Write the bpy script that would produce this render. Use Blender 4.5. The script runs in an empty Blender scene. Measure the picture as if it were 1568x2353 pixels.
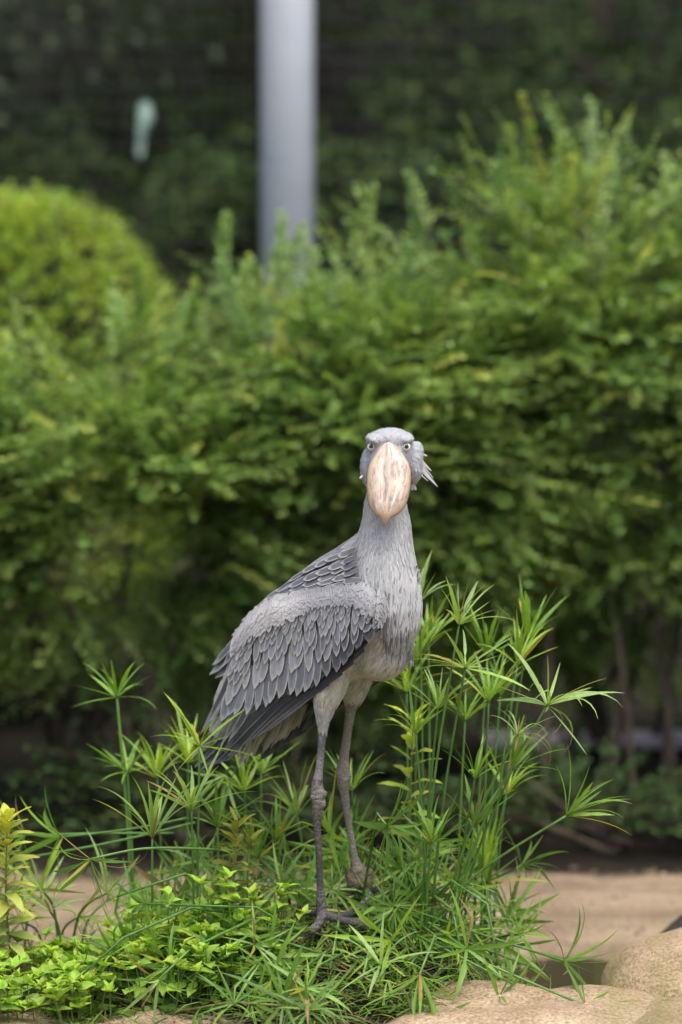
import bpy, bmesh, math, random
from math import sin, cos, pi, radians, sqrt
from mathutils import Vector, Matrix, Quaternion
from mathutils.bvhtree import BVHTree

scene = bpy.context.scene
COL = scene.collection
rnd = random.Random(11)

# ------------------------------------------------------------------ camera
PITCH = radians(8.0)
CAM = Vector((0.0, -8.91, 2.578))
FOC = 135.0
cam_data = bpy.data.cameras.new('camera')
cam = bpy.data.objects.new('camera', cam_data)
COL.objects.link(cam)
cam.location = CAM
cam.rotation_euler = (pi / 2 - PITCH, 0, 0)
cam_data.sensor_fit = 'VERTICAL'
cam_data.sensor_width = 24.0
cam_data.sensor_height = 36.0
cam_data.lens = FOC
cam_data.clip_start = 0.1
cam_data.clip_end = 600.0
cam_data.dof.use_dof = True
cam_data.dof.focus_distance = 8.98
cam_data.dof.aperture_fstop = 1.5
scene.camera = cam

# ------------------------------------------------------------------ sky, sun, exposure
SUN_EL, SUN_AZ = radians(70), radians(150)      # azimuth clockwise from +Y: behind the viewer, a little to the right
world = bpy.data.worlds.new('World')
scene.world = world
world.use_nodes = True
wn = world.node_tree.nodes
wl = world.node_tree.links
bg = wn['Background']
sky = wn.new('ShaderNodeTexSky')
sky.sky_type = 'NISHITA'
sky.sun_disc = False
sky.sun_elevation = SUN_EL
sky.sun_rotation = SUN_AZ
sky.air_density = 0.7
sky.dust_density = 6.0
sky.ozone_density = 0.6
wl.new(sky.outputs[0], bg.inputs[0])
bg.inputs[1].default_value = 0.14
sun_data = bpy.data.lights.new('sun', 'SUN')
sun_data.energy = 1.0
sun_data.angle = radians(70)
sun_data.color = (1.0, 0.95, 0.88)
sun = bpy.data.objects.new('sun', sun_data)
COL.objects.link(sun)
sdir = Vector((sin(SUN_AZ) * cos(SUN_EL), cos(SUN_AZ) * cos(SUN_EL), sin(SUN_EL)))
sun.rotation_euler = sdir.to_track_quat('Z', 'Y').to_euler()
vs = scene.view_settings
vs.view_transform = 'Standard'
vs.look = 'None'
vs.exposure = 1.1
vs.gamma = 1.0
vs.use_curve_mapping = False
scene.cycles.max_bounces = 8
scene.cycles.transparent_max_bounces = 8
scene.cycles.use_denoising = True

# ------------------------------------------------------------------ photo coordinates (1568 x 2353 view of the photograph)
K = 36.0 / 2353.0 / FOC
FWD = Vector((0, cos(PITCH), -sin(PITCH)))
UPV = Vector((0, sin(PITCH), cos(PITCH)))
def ray(fx, fy):
    return FWD + Vector((1, 0, 0)) * ((fx - 784.0) * K) - UPV * ((fy - 1176.5) * K)
def at(fx, fy, Y):
    """the point on the upright plane at depth Y that the pixel looks at"""
    d = ray(fx, fy)
    return CAM + d * ((Y - CAM.y) / d.y)
def at_z(fx, fy, z):
    d = ray(fx, fy)
    return CAM + d * ((z - CAM.z) / d.z)
def proj(p):
    v = Vector(p) - CAM
    w = v.dot(FWD)
    return 784.0 + v.x / w / K, 1176.5 - v.dot(UPV) / w / K
PX = 9.0 * K          # metres per pixel near the bird

# ------------------------------------------------------------------ helpers
def tag(o, label=None, cat=None, group=None, kind=None):
    if label: o['label'] = label
    if cat: o['category'] = cat
    if group: o['group'] = group
    if kind: o['kind'] = kind
    return o
def empty(name, loc, label=None, cat=None, group=None):
    o = bpy.data.objects.new(name, None)
    o.empty_display_size = 0.05
    o.location = loc
    COL.objects.link(o)
    return tag(o, label, cat, group)
def link(name, me, mat=None, parent=None, loc=None):
    o = bpy.data.objects.new(name, me)
    COL.objects.link(o)
    if mat and not me.materials:
        me.materials.append(mat)
    if parent:
        o.parent = parent
        q = parent
        m = Matrix.Identity(4)
        while q is not None:
            m = q.matrix_basis @ m
            q = q.parent
        o.matrix_basis = m.inverted()
    if loc is not None:
        o.location = loc
    return o
class MB:
    """collects vertices, faces, uv and colour for one mesh"""
    def __init__(s):
        s.v = []; s.f = []; s.uv = []; s.c = []
    def grid(s, rows, uvs=None, col=None, close=False):
        b = len(s.v); n = len(rows[0])
        for i, r in enumerate(rows):
            for j, p in enumerate(r):
                s.v.append(p)
                s.uv.append(uvs[i][j] if uvs else (j / max(1, n - 1), i / max(1, len(rows) - 1)))
                s.c.append(col if col else (1, 1, 1, 1))
        for i in range(len(rows) - 1):
            for j in range(n if close else n - 1):
                k = (j + 1) % n
                s.f.append((b + i * n + j, b + i * n + k, b + (i + 1) * n + k, b + (i + 1) * n + j))
        return b
    def tube(s, pts, radii, n=8, col=None, caps=True):
        pts = [Vector(p) for p in pts]
        rows = []
        ref = None
        for i, p in enumerate(pts):
            t = (pts[min(i + 1, len(pts) - 1)] - pts[max(i - 1, 0)]).normalized()
            if ref is None:
                ref = Vector((1, 0, 0)) if abs(t.x) < 0.8 else Vector((0, 1, 0))
            a = (ref - t * ref.dot(t)).normalized()
            ref = a
            bb = t.cross(a)
            rows.append([p + (a * cos(2 * pi * j / n) + bb * sin(2 * pi * j / n)) * radii[i] for j in range(n)])
        b = s.grid(rows, col=col, close=True)
        if caps:
            s.f.append(tuple(b + j for j in reversed(range(n))))
            e = b + (len(rows) - 1) * n
            s.f.append(tuple(e + j for j in range(n)))
        return b
    def mesh(s, name, mat=None, smooth=True, uv=True, col=False):
        me = bpy.data.meshes.new(name)
        me.from_pydata([tuple(p) for p in s.v], [], s.f)
        if smooth:
            me.polygons.foreach_set('use_smooth', [True] * len(me.polygons))
        li = [0] * len(me.loops)
        me.loops.foreach_get('vertex_index', li)
        if uv:
            u = me.uv_layers.new(name='UVMap')
            flat = []
            for k in li: flat += s.uv[k]
            u.data.foreach_set('uv', flat)
        if col:
            a = me.color_attributes.new('Col', 'FLOAT_COLOR', 'POINT')
            flat = []
            for c in s.c: flat += c
            a.data.foreach_set('color', flat)
        if mat: me.materials.append(mat)
        me.update()
        return me
def lerp(a, b, t): return a + (b - a) * t
def interp(tab, x):
    """piecewise linear table of (x, value...)"""
    if x <= tab[0][0]: return tab[0][1:] if len(tab[0]) > 2 else tab[0][1]
    for p, q in zip(tab, tab[1:]):
        if x <= q[0]:
            t = (x - p[0]) / (q[0] - p[0])
            r = tuple(lerp(u, v, t) for u, v in zip(p[1:], q[1:]))
            return r if len(r) > 1 else r[0]
    return tab[-1][1:] if len(tab[-1]) > 2 else tab[-1][1]
def sstep(a, b, x):
    t = min(1, max(0, (x - a) / (b - a)))
    return t * t * (3 - 2 * t)
def catmull(pts, n):
    pts = [Vector(p) for p in pts]
    out = []
    for i in range(len(pts) - 1):
        p0 = pts[max(i - 1, 0)]; p1 = pts[i]; p2 = pts[i + 1]; p3 = pts[min(i + 2, len(pts) - 1)]
        for k in range(n):
            t = k / n
            out.append(0.5 * ((2 * p1) + (p2 - p0) * t + (2 * p0 - 5 * p1 + 4 * p2 - p3) * t * t + (3 * p1 - p0 - 3 * p2 + p3) * t ** 3))
    out.append(pts[-1])
    return out

# ------------------------------------------------------------------ materials
class NT:
    def __init__(s, name):
        s.m = bpy.data.materials.new(name)
        s.m.use_nodes = True
        s.t = s.m.node_tree
        s.n = s.t.nodes
        s.b = s.n['Principled BSDF']
        s.out = s.n['Material Output']
    def node(s, kind, **kw):
        n = s.n.new(kind)
        for k, v in kw.items():
            if k.startswith('i_'):
                n.inputs[int(k[2:])].default_value = v
            else:
                setattr(n, k, v)
        return n
    def link(s, a, b): s.t.links.new(a, b)
    def math(s, op, a, b=None, clamp=False):
        n = s.n.new('ShaderNodeMath'); n.operation = op; n.use_clamp = clamp
        for i, x in enumerate((a, b)):
            if x is None: continue
            if isinstance(x, (int, float)): n.inputs[i].default_value = x
            else: s.link(x, n.inputs[i])
        return n.outputs[0]
    def ramp(s, fac, stops, interp='LINEAR'):
        n = s.n.new('ShaderNodeValToRGB')
        cr = n.color_ramp
        cr.interpolation = interp
        while len(cr.elements) < len(stops): cr.elements.new(0.5)
        for e, (p, c) in zip(cr.elements, stops):
            e.position = p
            e.color = (c, c, c, 1) if isinstance(c, (int, float)) else (*c, 1)
        s.link(fac, n.inputs[0])
        return n.outputs[0]
    def noise(s, vec=None, scale=5.0, detail=4.0, rough=0.55, dist=0.0):
        n = s.n.new('ShaderNodeTexNoise')
        n.inputs['Scale'].default_value = scale
        n.inputs['Detail'].default_value = detail
        n.inputs['Roughness'].default_value = rough
        n.inputs['Distortion'].default_value = dist
        if vec is not None: s.link(vec, n.inputs['Vector'])
        return n.outputs['Fac']
    def mapping(s, vec, scale=(1, 1, 1), rot=(0, 0, 0)):
        n = s.n.new('ShaderNodeMapping')
        n.inputs['Scale'].default_value = scale
        n.inputs['Rotation'].default_value = rot
        s.link(vec, n.inputs['Vector'])
        return n.outputs[0]
    def coord(s, which='Object'):
        return s.n.new('ShaderNodeTexCoord').outputs[which]
    def mix(s, fac, a, b, blend='MIX'):
        n = s.n.new('ShaderNodeMix'); n.data_type = 'RGBA'; n.blend_type = blend
        for i, x in ((0, fac), (6, a), (7, b)):
            if isinstance(x, (int, float)): n.inputs[i].default_value = x
            elif isinstance(x, tuple): n.inputs[i].default_value = (*x, 1) if len(x) == 3 else x
            else: s.link(x, n.inputs[i])
        return n.outputs[2]
    def bump(s, h, strength=0.3, dist=0.01):
        n = s.n.new('ShaderNodeBump')
        n.inputs['Strength'].default_value = strength
        n.inputs['Distance'].default_value = dist
        s.link(h, n.inputs['Height'])
        s.link(n.outputs[0], s.b.inputs['Normal'])
        return n.outputs[0]
    def attr(s, name):
        n = s.n.new('ShaderNodeAttribute'); n.attribute_name = name
        return n
    def set(s, col=None, rough=None, spec=None):
        if col is not None:
            if isinstance(col, tuple): s.b.inputs['Base Color'].default_value = (*col, 1)
            else: s.link(col, s.b.inputs['Base Color'])
        if rough is not None:
            if isinstance(rough, (int, float)): s.b.inputs['Roughness'].default_value = rough
            else: s.link(rough, s.b.inputs['Roughness'])
        if spec is not None: s.b.inputs['Specular IOR Level'].default_value = spec
        return s
    def translucent(s, col, fac=0.35):
        """leaf light: part of the light goes through the blade"""
        t = s.n.new('ShaderNodeBsdfTranslucent')
        if isinstance(col, tuple): t.inputs[0].default_value = (*col, 1)
        else: s.link(col, t.inputs[0])
        m = s.n.new('ShaderNodeMixShader')
        m.inputs[0].default_value = fac
        s.link(s.b.outputs[0], m.inputs[1]); s.link(t.outputs[0], m.inputs[2])
        s.link(m.outputs[0], s.out.inputs[0])

# ================================================================== the bird
def mat_feather():
    m = NT('vaned_feather')
    uv = m.coord('UV')
    sep = m.node('ShaderNodeSeparateXYZ'); m.link(uv, sep.inputs[0])
    u, v = sep.outputs[0], sep.outputs[1]
    au = m.math('MULTIPLY', m.math('ABSOLUTE', m.math('SUBTRACT', u, 0.5)), 2.0)
    oi = m.node('ShaderNodeObjectInfo')
    # barbs run from the shaft out and towards the tip
    cmb = m.node('ShaderNodeCombineXYZ')
    m.link(m.math('MULTIPLY', au, 1.2), cmb.inputs[0])
    m.link(m.math('MULTIPLY', m.math('SUBTRACT', v, m.math('MULTIPLY', au, 0.16)), 60.0), cmb.inputs[1])
    m.link(m.math('MULTIPLY', oi.outputs['Random'], 50.0), cmb.inputs[2])
    barb = m.noise(cmb.outputs[0], 1.0, 3.0, 0.6)
    big = m.noise(m.coord('Object'), 22.0, 3.0)
    e1 = m.ramp(m.math('ADD', au, m.math('MULTIPLY', m.math('SUBTRACT', barb, 0.5), 0.40)), [(0.68, 0), (0.86, .85), (0.95, 1)])
    e2 = m.ramp(m.math('ADD', v, m.math('MULTIPLY', m.math('SUBTRACT', barb, 0.5), 0.10)), [(0.80, 0), (0.94, .7), (0.99, 1)])
    root = m.ramp(v, [(0.15, 0.25), (0.5, 1.0)])
    e = m.math('MULTIPLY', m.math('MULTIPLY', m.math('MAXIMUM', e1, e2), root), oi.outputs['Alpha'])
    shade = m.ramp(m.math('ADD', m.math('MULTIPLY', barb, 0.7), m.math('MULTIPLY', big, 0.5)), [(0.3, 0.72), (0.85, 1.22)])
    base = m.mix(1.0, oi.outputs['Color'], shade, 'MULTIPLY')
    shaft = m.ramp(au, [(0.02, 1.0), (0.07, 0.0)])
    base = m.mix(m.math('MULTIPLY', shaft, 0.55), base, (0.05, 0.052, 0.055))
    col = m.mix(m.math('MULTIPLY', e, 0.85), base, (0.60, 0.60, 0.59))
    m.set(col, 0.62, 0.28)
    m.bump(barb, 0.25, 0.0006)
    return m.m
def mat_plumage():
    m = NT('soft_plumage')
    a = m.attr('Col')
    n = m.noise(m.mapping(m.coord('Object'), (260, 260, 60)), 1.0, 3.0)
    sh = m.ramp(n, [(0.3, 0.8), (0.75, 1.15)])
    m.set(m.mix(1.0, a.outputs['Color'], sh, 'MULTIPLY'), 0.85, 0.12)
    m.b.inputs['Sheen Weight'].default_value = 0.15
    return m.m
def mat_body():
    """skin and down under the feathers; the bare legs carry scales"""
    m = NT('bird_body')
    a = m.attr('Col')
    oc = m.coord('Object')
    leg = a.outputs['Alpha']
    vo = m.node('ShaderNodeTexVoronoi', feature='DISTANCE_TO_EDGE'); vo.inputs['Scale'].default_value = 130
    m.link(m.mapping(oc, (1, 1, 0.8)), vo.inputs['Vector'])
    crack = m.ramp(vo.outputs['Distance'], [(0.02, 0.0), (0.16, 1.0)])
    wear = m.noise(oc, 55.0, 5.0, 0.7)
    scale_c = m.mix(crack, (0.42, 0.41, 0.38), a.outputs['Color'])
    scale_c = m.mix(m.ramp(wear, [(0.5, 0.0), (0.75, 0.6)]), scale_c, (0.22, 0.20, 0.17))
    scale_c = m.mix(m.ramp(m.noise(oc, 18.0, 3.0), [(0.35, 0.0), (0.7, 0.55)]), a.outputs['Color'], scale_c)
    down = m.noise(m.mapping(oc, (300, 300, 70)), 1.0, 4.0)
    soft = m.mix(1.0, a.outputs['Color'], m.ramp(down, [(0.3, 0.75), (0.75, 1.15)]), 'MULTIPLY')
    m.set(m.mix(leg, soft, scale_c), 0.72, 0.22)
    h = m.math('ADD', m.math('MULTIPLY', m.math('MULTIPLY', crack, leg), 1.0), m.math('MULTIPLY', down, 0.4))
    m.bump(m.math('ADD', h, m.math('MULTIPLY', m.math('MULTIPLY', wear, leg), 1.2)), 0.8, 0.003)
    return m.m
def mat_bill():
    m = NT('horn_bill')
    uv = m.coord('UV')
    sep = m.node('ShaderNodeSeparateXYZ'); m.link(uv, sep.inputs[0])
    u, v = sep.outputs[0], sep.outputs[1]
    au = m.math('MULTIPLY', m.math('ABSOLUTE', m.math('SUBTRACT', u, 0.5)), 2.0)
    big = m.noise(m.mapping(uv, (7, 4, 1)), 1.0, 5.0, 0.6)
    col = m.ramp(big, [(0.30, (0.52, 0.375, 0.28)), (0.5, (0.58, 0.475, 0.385)), (0.68, (0.62, 0.57, 0.51))])
    # yellow horn along the cutting edge and on the hook
    edge = m.math('MAXIMUM', m.ramp(au, [(0.55, 0.0), (0.95, 0.8)]), m.ramp(v, [(0.74, 0.0), (0.93, 1.0)]))
    col = m.mix(edge, col, (0.56, 0.41, 0.235))
    # slate streaks along the horn
    st = m.noise(m.mapping(uv, (15, 4.5, 1)), 1.0, 6.0, 0.72, 1.2)
    patch = m.noise(m.mapping(uv, (5, 3, 1)), 1.0, 2.0)
    sm = m.math('MULTIPLY', m.ramp(st, [(0.49, 0.0), (0.58, 1.0)]), m.ramp(patch, [(0.34, 0.15), (0.48, 1.0)]))
    keel = m.math('MULTIPLY', m.ramp(m.math('ADD', au, m.math('MULTIPLY', m.math('SUBTRACT', big, 0.5), 0.12)), [(0.05, 0.85), (0.15, 0.0)]),
                  m.ramp(m.math('ADD', v, m.math('MULTIPLY', st, 0.2)), [(0.18, 0.0), (0.3, 0.9), (0.55, 0.8), (0.7, 0.1)]))
    tip = m.math('MULTIPLY', m.ramp(v, [(0.62, 0.0), (0.78, 0.8), (0.86, 0.0)]), m.ramp(st, [(0.42, 0.0), (0.52, 1.0)]))
    dark = m.math('MAXIMUM', m.math('MAXIMUM', sm, m.math('MULTIPLY', keel, 0.75)), tip)
    col = m.mix(m.math('MULTIPLY', m.ramp(m.noise(m.mapping(uv, (6, 5, 1)), 1.0, 4.0, .6, .6), [(.5, 0.0), (.66, .6)]), .8), col, (.36, .27, .25))
    col = m.mix(m.math('MULTIPLY', dark, 0.72), col, (0.17, 0.145, 0.15))
    fl = m.noise(m.mapping(uv, (34, 9, 1)), 1.0, 4.0, 0.7)
    col = m.mix(m.ramp(fl, [(0.6, 0.0), (0.72, 0.55)]), col, (0.74, 0.68, 0.60))
    m.set(col, m.ramp(fl, [(0.3, 0.42), (0.7, 0.62)]), 0.4)
    m.bump(m.math('ADD', fl, m.math('MULTIPLY', st, 0.8)), 0.35, 0.0015)
    return m.m
def flat_mat(name, col, rough=0.5, spec=0.5, coat=0.0, nscale=60.0, var=0.25):
    m = NT(name)
    n = m.noise(m.coord('Object'), nscale, 4.0)
    m.set(m.mix(1.0, col, m.ramp(n, [(0.3, 1 - var), (0.7, 1 + var)]), 'MULTIPLY'), rough, spec)
    m.b.inputs['Coat Weight'].default_value = coat
    return m.m

TH = radians(39.7)
HF = Vector((cos(TH), -sin(TH), 0))       # heading of the body
HR = Vector((-sin(TH), -cos(TH), 0))      # the bird's right
SAG = at(852, 1405, 0.03)                 # a point on its plane of symmetry
def mirror(p):
    p = Vector(p)
    return p - HR * (2 * (p - SAG).dot(HR)) + HR * .034 - HF * .030 + Vector((0, 0, -.040))

M_FEA = mat_feather(); M_PLU = mat_plumage(); M_BODY = mat_body(); M_BILL = mat_bill()

def ring_loft(mb, path, side, n=22, sq=2.0):
    """path: (point, radius along side, radius across)"""
    rows = []
    for i, (p, ra, rb) in enumerate(path):
        t = (path[min(i + 1, len(path) - 1)][0] - path[max(i - 1, 0)][0]).normalized()
        s_ = (side - t * side.dot(t)).normalized()
        q = t.cross(s_)
        rows.append([p + s_ * (ra * cos(2 * pi * j / n)) + q * (rb * sin(2 * pi * j / n)) for j in range(n)])
    b = mb.grid(rows, close=True)
    mb.f.append(tuple(b + j for j in reversed(range(n))))
    e = b + (len(rows) - 1) * n
    mb.f.append(tuple(e + j for j in range(n)))
def ellipsoid(mb, c, r, nu=20, nv=12):
    rows = []
    for i in range(1, nv):
        a = pi * i / nv
        rows.append([Vector((c[0] + r[0] * sin(a) * cos(2 * pi * j / nu), c[1] + r[1] * sin(a) * sin(2 * pi * j / nu), c[2] + r[2] * cos(a))) for j in range(nu)])
    b = mb.grid(rows, close=True)
    mb.f.append(tuple(b + j for j in range(nu)))
    e = b + (len(rows) - 1) * nu
    mb.f.append(tuple(e + j for j in reversed(range(nu))))

mb = MB()
trunk = [(930, 1440, -.03, .03, .04), (900, 1415, -.01, .085, .10), (852, 1405, .03, .105, .135), (800, 1425, .075, .113, .14),
         (752, 1450, .115, .113, .135), (685, 1485, .17, .10, .125), (628, 1525, .218, .082, .105), (575, 1575, .262, .055, .08),
         (530, 1630, .30, .035, .05), (495, 1690, .325, .012, .02)]
ring_loft(mb, [(at(x, y, Y), a, b) for x, y, Y, a, b in trunk], HR)
neck = [(892, 1085, 38, .05, .05), (890, 1120, 43, .045, .054), (886, 1150, 47, .04, .056), (888, 1200, 56, .03, .063), (884, 1250, 66, .02, .076),
        (880, 1300, 78, .012, .09), (880, 1350, 86, .004, .10), (882, 1400, 88, .0, .105), (886, 1445, 80, .0, .10), (890, 1485, 58, .0, .07), (893, 1512, 25, .0, .03)]
ring_loft(mb, [(at(x, y, Y), w * PX, d) for x, y, w, Y, d in neck], Vector((1, 0, 0)))
# mantle: where the neck runs into the back
ring_loft(mb, [(at(x, y, Y), a, b) for x, y, Y, a, b in [(868, 1250, .03, .05, .05), (830, 1300, .06, .075, .065), (775, 1340, .10, .085, .07), (715, 1385, .145, .08, .07), (650, 1440, .195, .065, .06)]], HR)
ellipsoid(mb, at(872, 1478, .035), (.080, .095, .088))
ellipsoid(mb, at(897, 1039, .022), (.056, .074, .057))
ellipsoid(mb, at(897, 1006, .012), (.046, .058, .0235))
ellipsoid(mb, at(893, 1062, -.004), (.050, .048, .048))
ellipsoid(mb, at(893, 1100, .015), (.044, .05, .045))
for x, s in ((855, -1), (937, 1)):
    ellipsoid(mb, at(x - s * 4, 1008, -.004), (.0200, .046, .0132))
ellipsoid(mb, at(848, 1074, .032), (.0205, .042, .046))
ellipsoid(mb, at(951, 1066, .034), (.0215, .042, .048))
ellipsoid(mb, at(955, 1040, .055), (.02, .035, .028))
NEAR_LEG = [(782, 1500, 42, .045), (768, 1545, 42, .035), (755, 1590, 36, .025), (747, 1625, 25.5, .028), (743, 1655, 15.5, .034), (741, 1680, 10.5, .04), (738, 1730, 9.2, .042),
            (733, 1775, 9.8, .044), (729, 1802, 14, .044), (731, 1824, 17, .042), (733, 1845, 17, .04), (730, 1866, 12.5, .04), (729, 1900, 9.4, .04), (733, 1960, 8.2, .038),
            (736, 2037, 8.6, .035), (738, 2070, 12, .034), (739, 2093, 14, .034), (739, 2106, 9, .033)]
FAR_LEG = [(822, 1520, 44, .10), (818, 1560, 38, .12), (813, 1597, 26, .14), (806, 1630, 13.5, .145), (799, 1680, 10.5, .15), (791, 1740, 11.5, .155), (789, 1765, 16.5, .156), (790, 1785, 17.5, .156),
           (790, 1805, 15, .156), (792, 1824, 11, .156), (800, 1884, 8.6, .157), (809, 1935, 8.4, .158), (814, 1968, 10, .16), (819, 1988, 14, .16), (827, 2017, 20, .16), (836, 2046, 14, .16)]
for leg in (NEAR_LEG, FAR_LEG):
    ring_loft(mb, [(at(x, y, Y), w * PX, w * PX * 1.05) for x, y, w, Y in leg], Vector((1, 0, 0)), 16)
ellipsoid(mb, at(826, 2016, .16), (.0335, .034, .031))
ellipsoid(mb, at(838, 2026, .15), (.0225, .026, .024))
ellipsoid(mb, at(846, 2010, .155), (.014, .022, .018))
ellipsoid(mb, at(814, 2028, .145), (.018, .02, .02))
ellipsoid(mb, at(822, 2000, .15), (.02, .022, .012))
ellipsoid(mb, at(806, 2012, .155), (.014, .02, .016))
for i, (x, y, w) in enumerate([(745, 1824, 9), (720, 1832, 8), (800, 1785, 9), (779, 1778, 8), (742, 1848, 9)]):
    ellipsoid(mb, at(x, y, .03 if i in (0, 1, 4) else .146), (w * PX, w * PX, w * PX * 1.1), 10, 8)
TOES = [[(739, 2098, .03), (734, 2118, 0), (723, 2132, -.03), (702, 2142, -.045), (677, 2150, -.055)],
        [(742, 2098, .03), (765, 2108, .01), (790, 2115, -.005), (824, 2122, -.02), (857, 2130, -.035)],
        [(736, 2096, .04), (715, 2096, .07), (690, 2088, .10), (667, 2080, .12)],
        [(838, 2042, .15), (846, 2066, .125), (834, 2078, .105), (805, 2101, .07), (770, 2102, .062)],
        [(828, 2042, .16), (800, 2050, .165), (772, 2058, .17), (748, 2061, .172)],
        [(842, 2042, .165), (868, 2046, .175), (900, 2047, .18)],
        [(842, 2044, .15), (850, 2062, .12), (847, 2082, .10)]]
for t in TOES:
    pts = catmull([at(*p) for p in t], 4)
    m_ = len(pts) - 1
    mb.tube(pts, [(.0105 if i < m_ * .8 else .0105 - .0085 * (i - m_ * .8) / (m_ * .2)) * (1.0 + .12 * sin(i * 2.1)) for i in range(m_ + 1)], 10)
raw = mb.mesh('body_raw', uv=False)
tmp = bpy.data.objects.new('body_raw', raw)
COL.objects.link(tmp)
md = tmp.modifiers.new('r', 'REMESH'); md.mode = 'VOXEL'; md.voxel_size = 0.0036
md = tmp.modifiers.new('s', 'SMOOTH'); md.factor = 0.5; md.iterations = 5
dg = bpy.context.evaluated_depsgraph_get()
body_me = bpy.data.meshes.new_from_object(tmp.evaluated_get(dg))
bpy.data.objects.remove(tmp)
body_me.name = 'body'
body_me.materials.clear(); body_me.materials.append(M_BODY)
body_me.polygons.foreach_set('use_smooth', [True] * len(body_me.polygons))
# soften the joins on the head
hv = [v.index for v in body_me.vertices if proj(v.co)[1] < 1075]
hs = set(hv); nb = {i: [] for i in hv}
for e in body_me.edges:
    i, j = e.vertices
    if i in hs: nb[i].append(j)
    if j in hs: nb[j].append(i)
for it in range(10):
    new = {i: sum((body_me.vertices[j].co for j in nb[i]), Vector()) / len(nb[i]) for i in hv}
    for i, q in new.items(): body_me.vertices[i].co = body_me.vertices[i].co.lerp(q, .6)
BVH = BVHTree.FromPolygons([v.co for v in body_me.vertices], [tuple(p.vertices) for p in body_me.polygons])

C_HEAD = (.34, .365, .39); C_NECK = (.375, .395, .40); C_BELLY = (.41, .395, .31); C_LEG = (.075, .072, .074); C_BACK = (.17, .185, .21)
def mixc(a, b, t): return tuple(lerp(x, y, t) for x, y in zip(a, b))
def body_colour(p):
    fx, fy = proj(p)
    leg_t = 0.0
    if fy > 1585:
        line = 1683 if fx < 770 else 1618
        leg_t = sstep(line - 12, line + 8, fy)
        if fx < 720 and fy < 1760: leg_t = 0.0
    if leg_t > 0:
        if fy < 1790 and fx < 770: c = mixc((.10, .105, .11), (.22, .215, .20), sstep(1700, 1775, fy))
        elif fx < 800 and fy < 1870 and fx < 765: c = (.085, .08, .078)
        elif fx >= 765 and fy < 1830: c = (.19, .165, .135)
        elif fx >= 765 and fy < 1985: c = (.17, .16, .148)
        elif (fx - 827) ** 2 + (fy - 2016) ** 2 < 37 ** 2: c = mixc((.085, .072, .06), (.19, .14, .09), .5 + .5 * sin(fx * .21 + 2.5 * sin(fy * .16)))
        else: c = (.065, .063, .066)
        if fx < 765 and 1800 < fy < 1870 and sin(fy * .55) > .3: c = mixc(c, (.30, .26, .21), .5)
    else: c = C_NECK
    if leg_t < 1:
        if fy < 1115: s = mixc(C_HEAD, C_NECK, sstep(1080, 1115, fy))
        elif fy > 1440: s = mixc(C_NECK, C_BELLY, sstep(1455, 1570, fy + 30 * sin(fx * .35) * sin(fx * .11)))
        else: s = C_NECK
        lat = (Vector(p) - SAG).dot(HF)
        if fy > 1260 and lat < -.02 and p[2] > at(fx, 1500, 0).z and fx < 815: s = C_BACK
        if fy > 1600: s = mixc(s, (.40, .405, .395), .8)
        c = mixc(s, c, leg_t)
    return (*c, leg_t)
ca = body_me.color_attributes.new('Col', 'FLOAT_COLOR', 'POINT')
flat = []
for v in body_me.vertices: flat += body_colour(v.co)
ca.data.foreach_set('color', flat)

bird = empty('shoebill', at(760, 2105, .08), 'tall grey wading bird with a huge bill standing on flattened stems', 'bird')
body = link('body', body_me, None, bird)

# ---------------------------------------------------------------- bill
BILL = [(893, 1016, 10, -.044), (894, 1024, 23, -.051), (895, 1036, 34, -.060), (895, 1050, 45, -.070), (895, 1066, 49.5, -.081), (894.5, 1084, 51, -.092), (893.5, 1108, 50, -.106),
        (892, 1130, 46.5, -.117), (890.5, 1148, 41, -.124), (889, 1163, 33, -.129), (888, 1174, 24, -.1315), (887, 1182, 14.5, -.1315), (886.4, 1190, 8.5, -.1295), (886, 1198, 5.4, -.1255), (885.8, 1206, 2.2, -.120)]
BK = Vector((0, .84, -.54)).normalized()
def bill_front(u, hw, k):
    a = abs(u)
    d = 1 - (max(0, 1 - a ** 2.1)) ** .55
    ridge = -.10 * math.exp(-(a / .14) ** 2) + .075 * math.exp(-((a - .27) / .09) ** 2)
    return d + ridge * k
mb = MB()
rows = []; uvs = []
US = [-1, -.96, -.88, -.76, -.62, -.48, -.36, -.27, -.2, -.13, -.06, 0, .06, .13, .2, .27, .36, .48, .62, .76, .88, .96, 1]
for i, (x, y, hw, Y) in enumerate(BILL):
    c = at(x, y, Y); w = hw * PX
    D = min(.040, w * .85)
    k = 1.0 if i < 9 else .5
    v = (y - 1016) / 190
    r = [c + Vector((u * w, 0, 0)) + BK * (D * bill_front(u, w, k)) for u in US]
    uv = [((u + 1) / 2, v) for u in US]
    for u in (.9, .5, 0, -.5, -.9):
        r.append(c + Vector((u * w, 0, 0)) + BK * (D * 1.02)); uv.append(((u + 1) / 2 * .05, v))
    rows.append(r); uvs.append(uv)
b = mb.grid(rows, uvs, close=True)
n_ = len(rows[0])
mb.f.append(tuple(b + j for j in reversed(range(n_)))); e_ = b + (len(rows) - 1) * n_
mb.f.append(tuple(e_ + j for j in range(n_)))
upper = link('upper_bill', mb.mesh('upper_bill', M_BILL), None, bird)
mb = MB(); rows = []; uvs = []
for i, (x, y, hw, Y) in enumerate(BILL[2:11]):
    c = at(x, y, Y); w = hw * PX * .965
    D = min(.040, hw * PX * .85)
    H = .034 * (1 - .65 * (i / 8) ** 2)
    r = []; uv = []
    for j in range(20):
        a = 2 * pi * j / 20
        r.append(c + Vector((cos(a) * w, 0, 0)) + BK * (D * 1.03 + H * .5 + sin(a) * H * .5 - .001)); uv.append((.9 + .1 * cos(a), .2 + .06 * i))
    rows.append(r); uvs.append(uv)
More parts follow.
